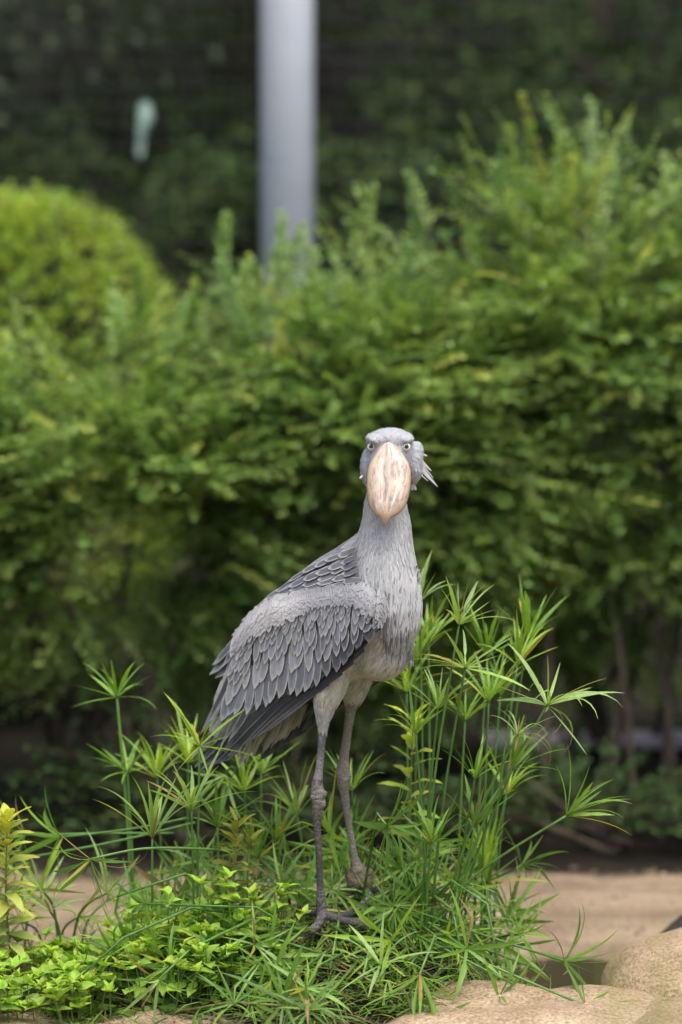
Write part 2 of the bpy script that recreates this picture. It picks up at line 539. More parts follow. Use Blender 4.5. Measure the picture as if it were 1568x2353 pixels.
b = mb.grid(rows, uvs, close=True)
mb.f.append(tuple(b + j for j in reversed(range(20)))); e_ = b + 8 * 20
mb.f.append(tuple(e_ + j for j in range(20)))
link('lower_bill', mb.mesh('lower_bill', M_BILL), None, bird)

# ---------------------------------------------------------------- eyes
M_IRIS = NT('pale_iris')
gc = M_IRIS.noise(M_IRIS.coord('Object'), 900, 2)
M_IRIS.set(M_IRIS.ramp(gc, [(0.3, (.60, .64, .60)), (.7, (.78, .80, .76))]), .12, .6)
M_IRIS.b.inputs['Coat Weight'].default_value = .6
M_IRIS = M_IRIS.m
M_PUP = flat_mat('dark_pupil', (.006, .006, .006), .08, .6, .8)
M_LID = flat_mat('pink_eyelid_skin', (.26, .19, .18), .6, .3, 0, 300)
M_LIDD = flat_mat('grey_eyelid_skin', (.13, .13, .14), .6, .3, 0, 300)
for fx, fy, s in ((854, 1025.5, -1), (934, 1026, 1)):
    d = ray(fx, fy).normalized()
    hit = BVH.ray_cast(CAM, d)
    p = hit[0]
    look = (-d + Vector((s * .42, 0, 0))).normalized()
    c = p - d * .0022
    mb = MB(); ellipsoid(mb, (0, 0, 0), (.0116, .0116, .0116), 20, 14)
    eye = link('eye', mb.mesh('eye', M_IRIS), None, bird)
    eye.matrix_basis = eye.matrix_basis @ Matrix.Translation(c)
    q = look.to_track_quat('Z', 'Y').to_matrix().to_4x4()
    mb = MB()
    rows = []
    for k in range(4):
        a = .46 * k / 3
        rows.append([Vector((.01175 * sin(a) * cos(2 * pi * j / 16), .01175 * sin(a) * sin(2 * pi * j / 16), .01175 * cos(a))) for j in range(16)])
    mb.grid(rows, close=True)
    pl = mb.mesh('pupil', M_PUP)
    pd = (-d + Vector((s * .06, 0, -.02))).normalized().to_track_quat('Z', 'Y').to_matrix().to_4x4()
    pl.transform(Matrix.Translation(c) @ pd)
    link('pupil', pl, None, eye)
    # lids: a ring of bare skin, the upper half heavier
    for nm, lo, hi, mat, th in (('lower_eyelid', pi, 2 * pi, M_LID, .0015), ('upper_eyelid', 0, pi, M_LIDD, .0022)):
        mb = MB()
        pts = [Vector((.0089 * cos(lo + (hi - lo) * k / 12), .0089 * sin(lo + (hi - lo) * k / 12) * (.95 if nm[0] == 'l' else .80), .0070)) for k in range(13)]
        mb.tube(pts, [th * (.6 + .4 * sin(pi * k / 12)) for k in range(13)], 8)
        me = mb.mesh(nm, mat)
        qq = (-d + Vector((s * .25, 0, 0))).normalized()
        zx = Vector((1, 0, 0)); zx = (zx - qq * zx.dot(qq)).normalized(); zy = qq.cross(zx)
        R = Matrix((zx, zy, qq)).transposed().to_4x4()
        me.transform(Matrix.Translation(c) @ R @ Matrix.Rotation(-.22 * s, 4, 'Z'))
        link(nm, me, None, eye)

# ---------------------------------------------------------------- vaned feathers
def wprof(t, tip):
    """half width along a feather; tip: 0 round .. 1 pointed"""
    r = min(1, .45 + 1.3 * t) if t < .45 else 1.0
    e = 1 - tip * .35
    s0 = .72 - .30 * tip
    if t > s0:
        q = (t - s0) / (1 - s0)
        r *= max(0.0, 1 - q ** (2.6 - 1.0 * tip)) ** (.62)
    return r
FN = [0]
def feather(surf, r0, r1, w, col, parent, off0, off1, bend=0.0, tip=.4, pale=1.0, tilt=0.0, mir=None, camber=.10, name='feather', frag=0.0):
    """r0, r1: root and tip in photo coordinates on the surface; w: half width in pixels"""
    segs = 7
    dx, dy = r1[0] - r0[0], r1[1] - r0[1]
    L = sqrt(dx * dx + dy * dy)
    nx, ny = -dy / L, dx / L
    cs = []
    for i in range(segs + 1):
        t = i / segs
        bx = bend * L * sin(pi * t) * .5
        x, y = r0[0] + dx * t + nx * bx, r0[1] + dy * t + ny * bx
        p, n = surf(x, y)
        cs.append((p + n * lerp(off0, off1, t), n))
    rows = []; uvs = []
    for i in range(segs + 1):
        t = i / segs
        p, n = cs[i]
        T = (cs[min(i + 1, segs)][0] - cs[max(i - 1, 0)][0]).normalized()
        S = n.cross(T).normalized()
        n = T.cross(S)
        ww = wprof(t, tip) * w * PX + .0004
        row = []; uv = []
        for k, a in enumerate((-1, -.55, 0, .55, 1)):
            row.append(p + S * (a * ww) - n * (camber * ww * a * a) + n * (tilt * ww * a))
            uv.append((.5 + a / 2, t))
        rows.append(row); uvs.append(uv)
    out = []
    for f, par in ((lambda q: q, parent), (mirror, mir)):
        if par is None: continue
        mb = MB(); mb.grid([[f(q) for q in r] for r in rows], uvs)
        o = link(name, mb.mesh(name, M_FEA), None, par)
        o.color = (*col, pale)
        out.append(o)
    return out

# the folded wing as a sheet beside the body
YW = [(440, .275), (500, .205), (560, .14), (600, .098), (650, .050), (700, .002), (760, -.060), (820, -.120), (860, -.148), (890, -.152)]
TOP = [(0.0, 882, 1402), (.06, 875, 1372), (.15, 838, 1348), (.3, 770, 1357), (.5, 700, 1369), (.7, 640, 1379), (.85, 588, 1412), (1.0, 552, 1462)]
TIP = [(0.0, 872, 1432), (.06, 862, 1444), (.15, 830, 1482), (.3, 775, 1540), (.45, 715, 1580), (.6, 652, 1607), (.75, 592, 1630), (.88, 535, 1656), (1.0, 500, 1672)]
def wing_y(x, y):
    yb = interp(YW, x)
    tt = interp([(552, 1462), (588, 1412), (640, 1379), (700, 1369), (770, 1357), (838, 1348), (875, 1365), (890, 1400)], x)
    h = (y - tt)
    top = math.exp(-max(0, h) / 28.0) if h > 0 else 1 + min(1.0, -h / 30.)
    end = max(0, (x - 862) / 22.0)
    low = max(0, (h - 150) / 120.0)
    return yb + .030 * top + .030 * end * end + .012 * low * low
def wing_surf(x, y):
    p = at(x, y, wing_y(x, y))
    e = 2.0
    a = at(x + e, y, wing_y(x + e, y)) - at(x - e, y, wing_y(x - e, y))
    b = at(x, y + e, wing_y(x, y + e)) - at(x, y - e, wing_y(x, y - e))
    n = a.cross(b).normalized()
    if n.y > 0: n = -n
    return p, n
wing = empty('wing', SAG); wing.parent = bird; wing.matrix_basis = bird.matrix_basis.inverted() @ wing.matrix_basis
wing2 = empty('wing', SAG); wing2.parent = bird; wing2.matrix_basis = bird.matrix_basis.inverted() @ wing2.matrix_basis
wing2['label'] = 'folded wing half hidden behind the breast'
# an arm under the feathers closes the sheet
def wing_arm(f, par):
    mb = MB()
    path = []
    for k in range(13):
        a = .03 + .90 * k / 12
        x, y = interp(TOP, a); x2, y2 = interp(TIP, a)
        mx, my = lerp(x, x2, .32), lerp(y, y2, .32)
        p, n = wing_surf(mx, my)
        q, _ = wing_surf(lerp(x, x2, .05), lerp(y, y2, .05))
        path.append((p - n * .014, (p - q).length, .011 if 0 < k < 12 else .003))
    rows = []
    for i, (p, ra, rb) in enumerate(path):
        t = (path[min(i + 1, 12)][0] - path[max(i - 1, 0)][0]).normalized()
        nn = wing_surf(*proj(p))[1]
        s_ = nn.cross(t).normalized()
        rows.append([f(p + s_ * (ra * cos(2 * pi * j / 14)) + nn * (rb * sin(2 * pi * j / 14))) for j in range(14)])
    b = mb.grid(rows, col=(.16, .17, .19, 0), close=True)
    mb.f.append(tuple(b + j for j in reversed(range(14)))); e = b + 12 * 14
    mb.f.append(tuple(e + j for j in range(14)))
    link('wing_arm', mb.mesh('wing_arm', M_BODY, col=True), None, par)
wing_arm(lambda p: p, wing); wing_arm(mirror, wing2)

rw = random.Random(5)
SL = (.135, .15, .175); SLD = (.085, .095, .115); PALE = (.40, .405, .41); DARK = (.024, .027, .034)
def feather_row(n, b0, b1, w, col, lay, tip, pale, a0=0.0, a1=1.0, lean=0.0, wv=.12):
    for i in range(n):
        a = lerp(a0, a1, (i + .5) / n + rw.uniform(-.1, .1) / n)
        x0, y0 = interp(TOP, a); x1, y1 = interp(TIP, a)
        bb0 = b0(a) if callable(b0) else b0
        bb1 = (b1(a) if callable(b1) else b1) + rw.uniform(-.03, .03)
        if bb1 < .3: bb0 += rw.uniform(-.03, .03); bb1 += rw.uniform(-.03, .04)
        r0 = (lerp(x0, x1, bb0) + rw.uniform(-2, 2), lerp(y0, y1, bb0))
        r1 = (lerp(x0, x1, bb1) + lean + rw.uniform(-6, 6), lerp(y0, y1, bb1) + rw.uniform(-6, 5))
        c = col(a) if callable(col) else col
        k = rw.uniform(.76, 1.2) * 1.28
        ww = 1.05 * (w(a) if callable(w) else w) * rw.uniform(1 - wv, 1 + wv)
        feather(wing_surf, r0, r1, ww, tuple(q * k for q in c), wing, lay, lay + .0010 + .0016 * sstep(.05, .2, a) + rw.uniform(-.0005, .0007), rw.uniform(-.07, .07) - .03, min(1, tip + .22 + rw.uniform(-.1, .1)), (pale(a) if callable(pale) else pale) * rw.uniform(.8, 1.0), (.04 + rw.uniform(-.05, .05)) * sstep(.05, .2, a), wing2 if a > .16 else None, .05)
def c_small(a): return mixc(mixc((.22, .23, .25), (.19, .20, .225), sstep(.05, .25, a)), (.36, .36, .36), sstep(.30, .75, a))
def c_med(a): return mixc((.21, .22, .24), (.20, .21, .225), sstep(.02, .3, a))
# flight feathers first (lowest layer)
prim = [((846, 1462), (712, 1600), 15), ((826, 1492), (655, 1642), 17), ((800, 1520), (640, 1652), 18), ((775, 1545), (612, 1672), 18), ((745, 1570), (585, 1692), 17), ((720, 1582), (560, 1708), 16), ((690, 1590), (540, 1722), 15), ((660, 1600), (522, 1740), 14), ((640, 1600), (512, 1728), 13)]
for i, (a, b, w) in enumerate(prim):
    k = rw.uniform(.85, 1.3)
    feather(wing_surf, a, b, w, tuple(q * k for q in DARK), wing, -.019 + .0012 * i, -.014 + .0012 * i, .10, .35, .22, .12, wing2)
for a, b, w in [((600, 1500), (503, 1716), 10), ((585, 1470), (487, 1702), 10), ((575, 1450), (474, 1690), 9), ((566, 1445), (463, 1676), 9), ((556, 1460), (456, 1690), 9), ((615, 1520), (520, 1706), 10)]:
    k = rw.uniform(.8, 1.5)
    feather(wing_surf, a, b, w, tuple(q * k for q in (.06, .066, .078)), wing, -.010, -.006, -.05, .75, .55, .15, wing2)
feather_row(18, .40, .965, 17, DARK, -.011, .2, .15)
feather_row(20, .52, lambda a: 1.0 - .05 * (a > .9), lambda a: lerp(17, 13.5, a), lambda a: mixc((.05, .055, .065), (.14, .155, .175), sstep(.2, .55, a)), -.0065, .45, lambda a: lerp(.25, .8, sstep(.2, .6, a)))
feather_row(18, lambda a: .42, lambda a: lerp(.90, .755, sstep(.1, .65, a)), lambda a: lerp(14, 12.8, a), lambda a: mixc((.11, .12, .14), (.235, .245, .26), sstep(.2, .5, a)), -.003, .55, .9)
feather_row(22, .32, lambda a: lerp(.74, .585, sstep(.1, .7, a)), 11.0, lambda a: mixc((.19, .205, .23), (.17, .185, .205), a), 0.0005, .7, .9)
feather_row(24, .22, lambda a: lerp(.60, .47, sstep(.1, .7, a)), 10.2, c_med, .003, .7, .9)
feather_row(26, .14, lambda a: lerp(.47, .355, sstep(.1, .7, a)), 9.4, c_med, .0055, .7, .9)
feather_row(34, .10, lambda a: lerp(.37, .27, sstep(.1, .7, a)), 7.0, c_small, .0072, .65, .8)
feather_row(36, .05, lambda a: lerp(.26, .19, sstep(.1, .7, a)), 6.0, c_small, .0085, .65, .7, .12)
# small coverts: fine overlapping feathers on the shoulder and along the upper edge
def small_covert(mbp, x, y, dx, dy, L, w, col, edge, lay):
    l = sqrt(dx * dx + dy * dy); dx /= l; dy /= l
    p, n = wing_surf(x, y); q, n2 = wing_surf(x + dx * L, y + dy * L)
    T = q - p
    S = n.cross(T).normalized()
    b0 = len(mbp.v)
    for t, ww in ((0, .6), (.4, 1.0), (.72, .86), (.9, .5), (1.0, .05)):
        pp, nn = p.lerp(q, t), n.lerp(n2, t)
        pp = pp + nn * (lay + .0012 * t)
        for s_ in (-1, 0, 1):
            mbp.v.append(pp + S * (s_ * w * PX * ww)); mbp.uv.append(((s_ + 1) / 2, t))
            k = max(abs(s_) * .9, sstep(.75, 1, t))
            mbp.c.append((*mixc(col, edge, k * (.25 + .75 * sstep(.1, .5, t))), 0))
    for r in range(4):
        for k in range(2):
            m_ = b0 + r * 3 + k
            mbp.f.append((m_, m_ + 1, m_ + 4, m_ + 3))
for par, fn in ((wing, None), (wing2, mirror)):
    mbs = MB(); rc = random.Random(31)
    spots = []
    for k in range(900):
        a = rc.random() ** 1.3
        lim = interp([(0, .58), (.06, .44), (.14, .26), (.24, .13), (.4, .08), (.7, .13), (.9, .15), (1, .1)], a)
        spots.append((a, rc.uniform(-.03, lim * rc.uniform(.7, 1.15))))
    spots.sort(key=lambda s_: -s_[1])
    for a, bb in spots:
        if fn is not None and a < .16: continue
        x0, y0 = interp(TOP, a); x1, y1 = interp(TIP, a)
        x, y = lerp(x0, x1, bb), lerp(y0, y1, bb)
        pale = sstep(.38, .62, a) * (1 - .45 * sstep(.85, 1, a))
        L = lerp(lerp(9, 17, min(1, bb * 2.5 + a * 2)), 24, pale) * 1.3 * rc.uniform(.75, 1.25)
        k = rc.uniform(.85, 1.12)
        col = tuple(q * k for q in mixc(mixc((.235, .25, .27), (.16, .172, .19), sstep(.08, .3, a)), mixc((.37, .375, .38), (.21, .22, .235), sstep(.03, .17, bb)), pale))
        edge = mixc((.37, .38, .40), (.50, .50, .50), pale)
        small_covert(mbs, x, y, (x1 - x0) + rc.uniform(-18, 18) - 10, (y1 - y0) + rc.uniform(-10, 10), L, L * rc.uniform(.24, .32), col, edge, .0085 + .006 * (1 - min(1, max(0, bb) * 2.2)))
    if fn: mbs.v = [fn(q) for q in mbs.v]
    tag(link('small_coverts', mbs.mesh('small_coverts', M_PLU, col=True), None, par), kind='stuff')

# back: mantle and scapulars lie on the body
def body_surf(x, y):
    d = ray(x, y).normalized()
    h = BVH.ray_cast(CAM, d)
    if h[0] is None:
        best = BVH.find_nearest(at(x, y, .15))
        return best[0], best[1]
    return h[0], h[1]
def back_surf(x, y):
    """a smooth sheet over the back, part from the body, part from its axis"""
    d = ray(x, y).normalized()
    h = BVH.ray_cast(CAM, d)
    n0 = (Vector((0, 0, .75)) + HR * .6 - HF * .2).normalized()
    if h[0] is not None and h[0].y < .5:
        return h[0], (h[1] * .6 + n0 * .4).normalized()
    g = BVH.find_nearest(at(x, y, interp([(450, .30), (560, .22), (650, .17), (760, .11), (830, .06)], x)))
    p = at(x, y, g[0].y)
    return p, n0
BTOP = [(0, 812, 1262), (.2, 760, 1283), (.4, 706, 1309), (.6, 655, 1345), (.8, 608, 1386), (1.0, 566, 1436)]
BBOT = [(0, 826, 1345), (.2, 785, 1358), (.4, 725, 1372), (.6, 672, 1380), (.8, 625, 1396), (1.0, 580, 1430)]
back = empty('mantle', SAG); back.parent = bird; back.matrix_basis = bird.matrix_basis.inverted() @ back.matrix_basis
nr = 5
for r in range(9, -1, -1):
    for c in range(nr):
        a = r / 9.5
        cc = (c + .35 + rw.uniform(-.15, .15)) / nr
        x0, y0 = interp(BTOP, a); x1, y1 = interp(BBOT, a)
        x, y = lerp(x0, x1, cc) + rw.uniform(-3, 3), lerp(y0, y1, cc) + 3
        L = lerp(44, 84, a) * rw.uniform(.9, 1.1)
        ang = radians(lerp(lerp(24, 40, a), lerp(5, 32, a), cc) + rw.uniform(-6, 6))
        k = rw.uniform(.8, 1.2)
        feather(back_surf, (x + L * .35 * cos(ang), y - L * .35 * sin(ang)), (x - L * .65 * cos(ang), y + L * .65 * sin(ang)), lerp(9, 12.5, a) * rw.uniform(.85, 1.1),
                tuple(q * k for q in mixc((.125, .135, .15), (.085, .098, .108), a)), back, .001 + .0012 * (9 - r), .0045 + .0012 * (9 - r), rw.uniform(-.06, .06), .40, .72, .03, back, .04)
# long scapulars and the tertials that stand out behind the back
def sheet(y0, y1, x0=440, x1=640):
    def s(x, y):
        Y = lerp(y0, y1, (x - x0) / (x1 - x0))
        p = at(x, y, Y)
        return p, (HR * .75 + Vector((0, 0, .55)) - HF * .1).normalized()
    return s
sc = sheet(.245, .125)
for a, b, w in [((640, 1372), (545, 1470), 13), ((622, 1392), (528, 1500), 13), ((606, 1412), (513, 1535), 13), ((596, 1426), (520, 1552), 11), ((590, 1440), (530, 1560), 10), ((655, 1380), (560, 1462), 12)]:
    k = rw.uniform(.75, 1.1)
    feather(sc, a, b, w, tuple(q * k for q in (.085, .095, .11)), back, 0, .004, .08, .35, .6, .1)
sc2 = sheet(.36, .24)
for a, b, w in [((590, 1420), (483, 1552), 16), ((600, 1440), (496, 1560), 16), ((580, 1415), (490, 1530), 13)]:
    feather(sc2, a, b, w, (.07, .078, .09), wing2, 0, .003, -.04, .05, .5, .1)
# tail
tail = empty('tail', SAG); tail.parent = bird; tail.matrix_basis = bird.matrix_basis.inverted() @ tail.matrix_basis
ts = sheet(.375, .22)
for i, (a, b, w) in enumerate([((590, 1590), (448, 1764), 13), ((598, 1600), (462, 1772), 13), ((606, 1610), (478, 1768), 13), ((614, 1620), (494, 1762), 13), ((622, 1630), (510, 1757), 13), ((630, 1638), (524, 1748), 12), ((585, 1580), (444, 1745), 11), ((640, 1642), (545, 1735), 11)]):
    k = rw.uniform(.7, 1.4)
    feather(ts, a, b, w, tuple(q * k for q in (.05, .056, .066)), tail, .001 * i, .001 * i + .002, -.06, .2, .35, .15)
us = sheet(.33, .20)
for i in range(26):
    t = i / 25
    x, y = lerp(705, 560, t), lerp(1615, 1690, t)
    L = rw.uniform(50, 80)
    k = rw.uniform(.85, 1.15)
    feather(us, (x, y), (x - L * .35 + rw.uniform(-6, 6), y + L), 7 * rw.uniform(.8, 1.2), tuple(q * k for q in (.42, .40, .30)), tail, -.004, rw.uniform(-.01, .006), rw.uniform(-.1, .1), .75, .25, rw.uniform(-.3, .3), None, .1, 'undertail_feather')

# crest: narrow plumes from the back of the head
crest = empty('crest', at(960, 1060, .08)); crest.parent = bird; crest.matrix_basis = bird.matrix_basis.inverted() @ crest.matrix_basis
def crest_surf(x, y):
    Y = lerp(.055, .10, (x - 955) / 60)
    return at(x, y, Y), Vector((.25, -.9, .35)).normalized()
for a, b, w, bd in [((952, 1040), (1006, 1119), 3.4, .10), ((953, 1036), (992, 1083), 3.0, .08), ((950, 1034), (982, 1048), 2.6, .05), ((952, 1050), (1000, 1112), 2.4, .12), ((951, 1044), (985, 1075), 1.2, .15), ((952, 1056), (984, 1106), 1.2, .2), ((950, 1060), (972, 1092), 1.3, .1), ((951, 1038), (996, 1100), 1.2, .02), ((834, 1092), (826, 1100), 1.4, 0), ((945, 1108), (957, 1127), 4, 0), ((943, 1104), (948, 1128), 4, 0)]:
    feather(crest_surf, a, b, w, (.50, .51, .53), crest, 0, .002, bd, .9, .9, .2, None, .2, 'crest_plume')

# ---------------------------------------------------------------- soft plumage on the body
polys = body_me.polygons
cum = []; tot = 0
for p in polys:
    tot += p.area; cum.append(tot)
import bisect
rp = random.Random(3)
def soft(mbp, P, N, d, L, w, col, lift, curl):
    """one small feather: a narrow strip lying on the body"""
    T = (d - N * d.dot(N))
    if T.length < 1e-4: return
    T.normalize()
    S = N.cross(T)
    rows = []; uvs = []
    for t, ww in ((0, .55), (.35, 1.0), (.7, .8), (1.0, .08)):
        c = P + T * (L * t) + S * (curl * L * t * t)
        if L > .013 and t > 0:
            g = BVH.find_nearest(c)
            c = g[0] + g[1] * (.0006 + lift * t)
        else:
            c = c + N * (.0006 + lift * t)
        rows.append([c - S * (w * ww), c + N * (w * ww * .35), c + S * (w * ww)])
        uvs.append([(0, t), (.5, t), (1, t)])
    mbp.grid(rows, uvs, (*col, 0))
pl_neck, pl_head, pl_belly, pl_back = MB(), MB(), MB(), MB()
NP = 17000
for i in range(NP):
    p = polys[bisect.bisect_left(cum, rp.random() * tot)]
    P = p.center.copy(); N = p.normal.copy()
    fx, fy = proj(P)
    lat = (P - SAG).dot(HR)
    fwd = (P - SAG).dot(HF)
    near = lat > 0
    if fy > 1583:
        line = 1674 if fx < 770 else 1606
        if fy > line: continue
    if fy < 1130:
        # bare face beneath the bill and round the eyes
        if P.y < -.018 and 862 < fx < 928 and fy > 1016: continue
        if P.y < .0 and (abs(fx - 854) < 12 or abs(fx - 934) < 12) and abs(fy - 1027) < 11: continue
        if P.y < -.01 and fy > 1040 and 846 < fx < 944: continue
        d = Vector((0, 1, -.35)) if fy < 1060 and N.z > .1 else Vector((0, .45, -1))
        k = rp.uniform(.85, 1.12)
        col = tuple(q * k for q in mixc(C_HEAD, C_NECK, sstep(1070, 1130, fy)))
        soft(pl_head, P, N, d, rp.uniform(.007, .012), rp.uniform(.0011, .0018), col, rp.uniform(.0002, .0012), rp.uniform(-.2, .2))
        continue
    isneck = fwd > -.045 + .10 * sstep(1300, 1400, fy) and fy < 1455
    if fx > 890 and fy < 1490: isneck = True
    if fx > 815 and fy < 1455: isneck = True
    if isneck:
        if fx < 880 and fy > 1375 and P.y < .0: continue
        t = sstep(1180, 1420, fy)
        L = lerp(.014, .048, t) * rp.uniform(.8, 1.25); w = lerp(.0016, .0038, t) * rp.uniform(.7, 1.2)
        d = Vector((0, 0, -1)) - HF * .12 * (1 if fy > 1250 else 0)
        k = rp.uniform(.80, 1.14)
        base = mixc(C_NECK, (.345, .365, .375), t)
        if t > .55 and rp.random() < .17 * sstep(1280, 1400, fy): base = (.19, .20, .215); w *= .8; L *= 1.15
        soft(pl_neck, P, N, d, L, w, tuple(q * k for q in base), rp.uniform(.0005, .0025) * (.4 + t), rp.uniform(-.22, .22))
    elif fy > 1470 or (N.z < -.2 and fy > 1400):
        if fx < 700 and fy < 1560: continue
        if fy > 1600:
            k = rp.uniform(.88, 1.1)
            soft(pl_belly, P, N, Vector((.06, 0, -1)), rp.uniform(.016, .028), rp.uniform(.002, .0034), tuple(q * k for q in (.405, .41, .40)), rp.uniform(.0003, .0015), rp.uniform(-.2, .2))
        else:
            k = rp.uniform(.82, 1.12)
            soft(pl_belly, P, N, Vector((0, 0, -1)) - HF * .9, rp.uniform(.028, .05), rp.uniform(.002, .0036), tuple(q * k for q in mixc(mixc(C_NECK, C_BELLY, sstep(1455, 1570, fy)), (.42, .41, .37), rp.random() * .7)), rp.uniform(.0005, .003), rp.uniform(-.2, .2))
    elif N.z > 0:
        if rp.random() < .5:
            k = rp.uniform(.8, 1.15)
            soft(pl_back, P, N, -HF + Vector((0, 0, -.6)), rp.uniform(.03, .05), rp.uniform(.004, .007), tuple(q * k for q in C_BACK), rp.uniform(.0005, .002), rp.uniform(-.15, .15))
for nm, m_ in (('head_plumage', pl_head), ('neck_plumage', pl_neck), ('belly_plumage', pl_belly), ('back_plumage', pl_back)):
    tag(link(nm, m_.mesh(nm, M_PLU, col=True), None, bird), kind='stuff')
# long breast plumes that can be told apart
rb_ = random.Random(8)
def breast_surf(x, y):
    d = ray(x, y).normalized()
    h = BVH.ray_cast(CAM, d)
    if h[0] is None: h = BVH.find_nearest(at(x, y, -.03))
    return at(x, y, h[0].y), Vector((0, -1, 0)) * .8 + h[1] * .2
breast = empty('breast_plumes', at(890, 1400, -.1)); breast.parent = bird; breast.matrix_basis = bird.matrix_basis.inverted() @ breast.matrix_basis
for i in range(150):
    x = rb_.uniform(832, 966); y = rb_.uniform(1290, 1475)
    if x < 893 and y > 1315: continue
    L = rb_.uniform(46, 78)
    lim = interp([(885, 1510), (900, 1550), (935, 1555), (955, 1515), (970, 1465)], x)
    if y + L > lim: L = lim - y
    if L < 30: continue
    dk = rb_.random() + .35 * (1 - sstep(1290, 1370, y))
    col = mixc((.13, .14, .155), (.24, .25, .26), rb_.random()) if dk < .45 else (.31, .325, .335)
    feather(breast_surf, (x, y), (x + rb_.uniform(-7, 5) - (x - 890) * .08, y + L), rb_.uniform(2.8, 4.6), col, breast, .002, rb_.uniform(.004, .006), rb_.uniform(-.1, .1), .95, .35 if dk < .45 else .35, rb_.uniform(-.2, .2), None, .25, 'breast_plume')

for i in range(22):
    x = rb_.uniform(884, 912); y = rb_.uniform(1345, 1450)
    if i >= 15: x = rb_.uniform(905, 950); y = rb_.uniform(1390, 1460)
    L = rb_.uniform(55, 85)
    feather(breast_surf, (x, y), (x + rb_.uniform(-4, 6), y + L), rb_.uniform(2.8, 4.4), mixc((.10, .11, .125), (.17, .18, .195), rb_.random()), breast, .003, rb_.uniform(.005, .007), rb_.uniform(-.1, .1), .9, .4, rb_.uniform(-.15, .15), None, .2, 'breast_plume')

# ================================================================== the place
from mathutils import noise as mnoise
def fbm(x, y, z=0.0, o=4):
    s = 0; a = 1
    for i in range(o):
        s += a * mnoise.noise(Vector((x, y, z)) * (2 ** i)); a *= .5
    return s
def ground_z(X, Y):
    # viewer's bank, hollow, island with a heap of stems, far bank, ground behind the hedge, wooded slope
    base = interp([(-40, 1.1), (-9, .95), (-5, .80), (-2.2, .15), (-1.0, .0), (.6, -.17), (1.25, -.165), (1.6, -.13), (2.3, -.09), (2.45, -.12), (5.6, -.1), (5.95, .3), (6.2, .85), (9, 1.0), (14, 1.5), (30, 6.5), (60, 14), (300, 60)], Y)
    base += .02 * fbm(X * 1.3, Y * 1.3) * (1 if Y > -6 else .3)
    ex = sstep(.50, .24, X - .06 * sin(Y * 5)) * sstep(-3.2, -1.6, X)
    ey = sstep(.80, .42, Y + .05 * sin(X * 4)) * sstep(-.95, -.35, Y)
    isl = .135 + .18 * math.exp(-((X - .02) / .36) ** 2 - ((Y - .1) / .33) ** 2) + .02 * fbm(X * 4, Y * 4, 3)
    k = ex * ey
    return lerp(base, max(isl, base), k)
def axis(lo, hi, fine_lo, fine_hi, fine, grow=1.35):
    xs = []
    x = fine_lo
    while x <= fine_hi: xs.append(x); x += fine
    st = fine
    while x < hi: xs.append(x); st *= grow; x += st
    xs.append(hi)
    x = fine_lo; st = fine; left = []
    while True:
        st *= grow; x -= st
        if x <= lo: break
        left.append(x)
    return [lo] + left[::-1] + xs
def mat_ground():
    m = NT('bank_and_soil')
    oc = m.coord('Object')
    sep = m.node('ShaderNodeSeparateXYZ'); m.link(oc, sep.inputs[0])
    n1 = m.noise(oc, 3.0, 6.0, .6); n2 = m.noise(oc, 60.0, 4.0, .7); n3 = m.noise(m.mapping(oc, (1.2, 5, 1)), 1.0, 4.0, .6)
    sand = m.ramp(n1, [(.3, (.29, .215, .14)), (.5, (.40, .31, .21)), (.7, (.47, .38, .27))])
    sand = m.mix(m.ramp(n3, [(.42, .55), (.6, 0.0)]), sand, (.13, .095, .065))
    sand = m.mix(1.0, sand, m.ramp(n2, [(.3, .7), (.7, 1.2)]), 'MULTIPLY')
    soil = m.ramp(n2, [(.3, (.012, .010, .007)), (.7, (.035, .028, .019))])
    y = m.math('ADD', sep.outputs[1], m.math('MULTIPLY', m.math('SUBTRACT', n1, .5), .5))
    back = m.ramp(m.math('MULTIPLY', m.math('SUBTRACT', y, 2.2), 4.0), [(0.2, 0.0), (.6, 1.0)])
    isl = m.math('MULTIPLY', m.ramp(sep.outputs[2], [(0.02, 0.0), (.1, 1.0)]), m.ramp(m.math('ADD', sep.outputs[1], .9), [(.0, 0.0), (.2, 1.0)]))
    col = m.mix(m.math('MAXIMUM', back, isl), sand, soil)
    m.set(col, .9, .2)
    m.bump(m.math('ADD', n2, n1), .9, .03)
    return m.m
mb = MB()
xs = axis(-120, 120, -1.6, 1.6, .04); ys = axis(-40, 300, -1.1, 3.0, .04)
mb.grid([[Vector((x, y, ground_z(x, y))) for x in xs] for y in ys])
ground = tag(link('ground', mb.mesh('ground', mat_ground())), kind='structure')

# still water in the hollow in front of the far bank
mw = NT('shallow_water'); mw.set((.045, .04, .022), .08, .5)
mw.bump(mw.noise(mw.coord('Object'), 9.0, 3.0), .12, .01)
mb = MB(); mb.grid([[Vector((-6, -.6, -.145)), Vector((6, -.6, -.145))], [Vector((-6, 1.62, -.145)), Vector((6, 1.62, -.145))]])
tag(link('pond_water', mb.mesh('pond_water', mw.m)), kind='structure')

# pale path that shows between the stems under the hedge
mp = NT('pale_path')
mp.set(mp.ramp(mp.noise(mp.coord('Object'), 14.0, 5.0, .7), [(.3, (.20, .185, .20)), (.7, (.34, .31, .33))]), .85, .3)
mb = MB()
mb.grid([[Vector((x, y, max(ground_z(x, y), -.105) + .02)) for x in [.5 + .15 * i for i in range(41)]] for y in (4.15, 4.25, 4.35, 4.45)])
tag(link('path', mb.mesh('path', mp.m)), kind='structure')

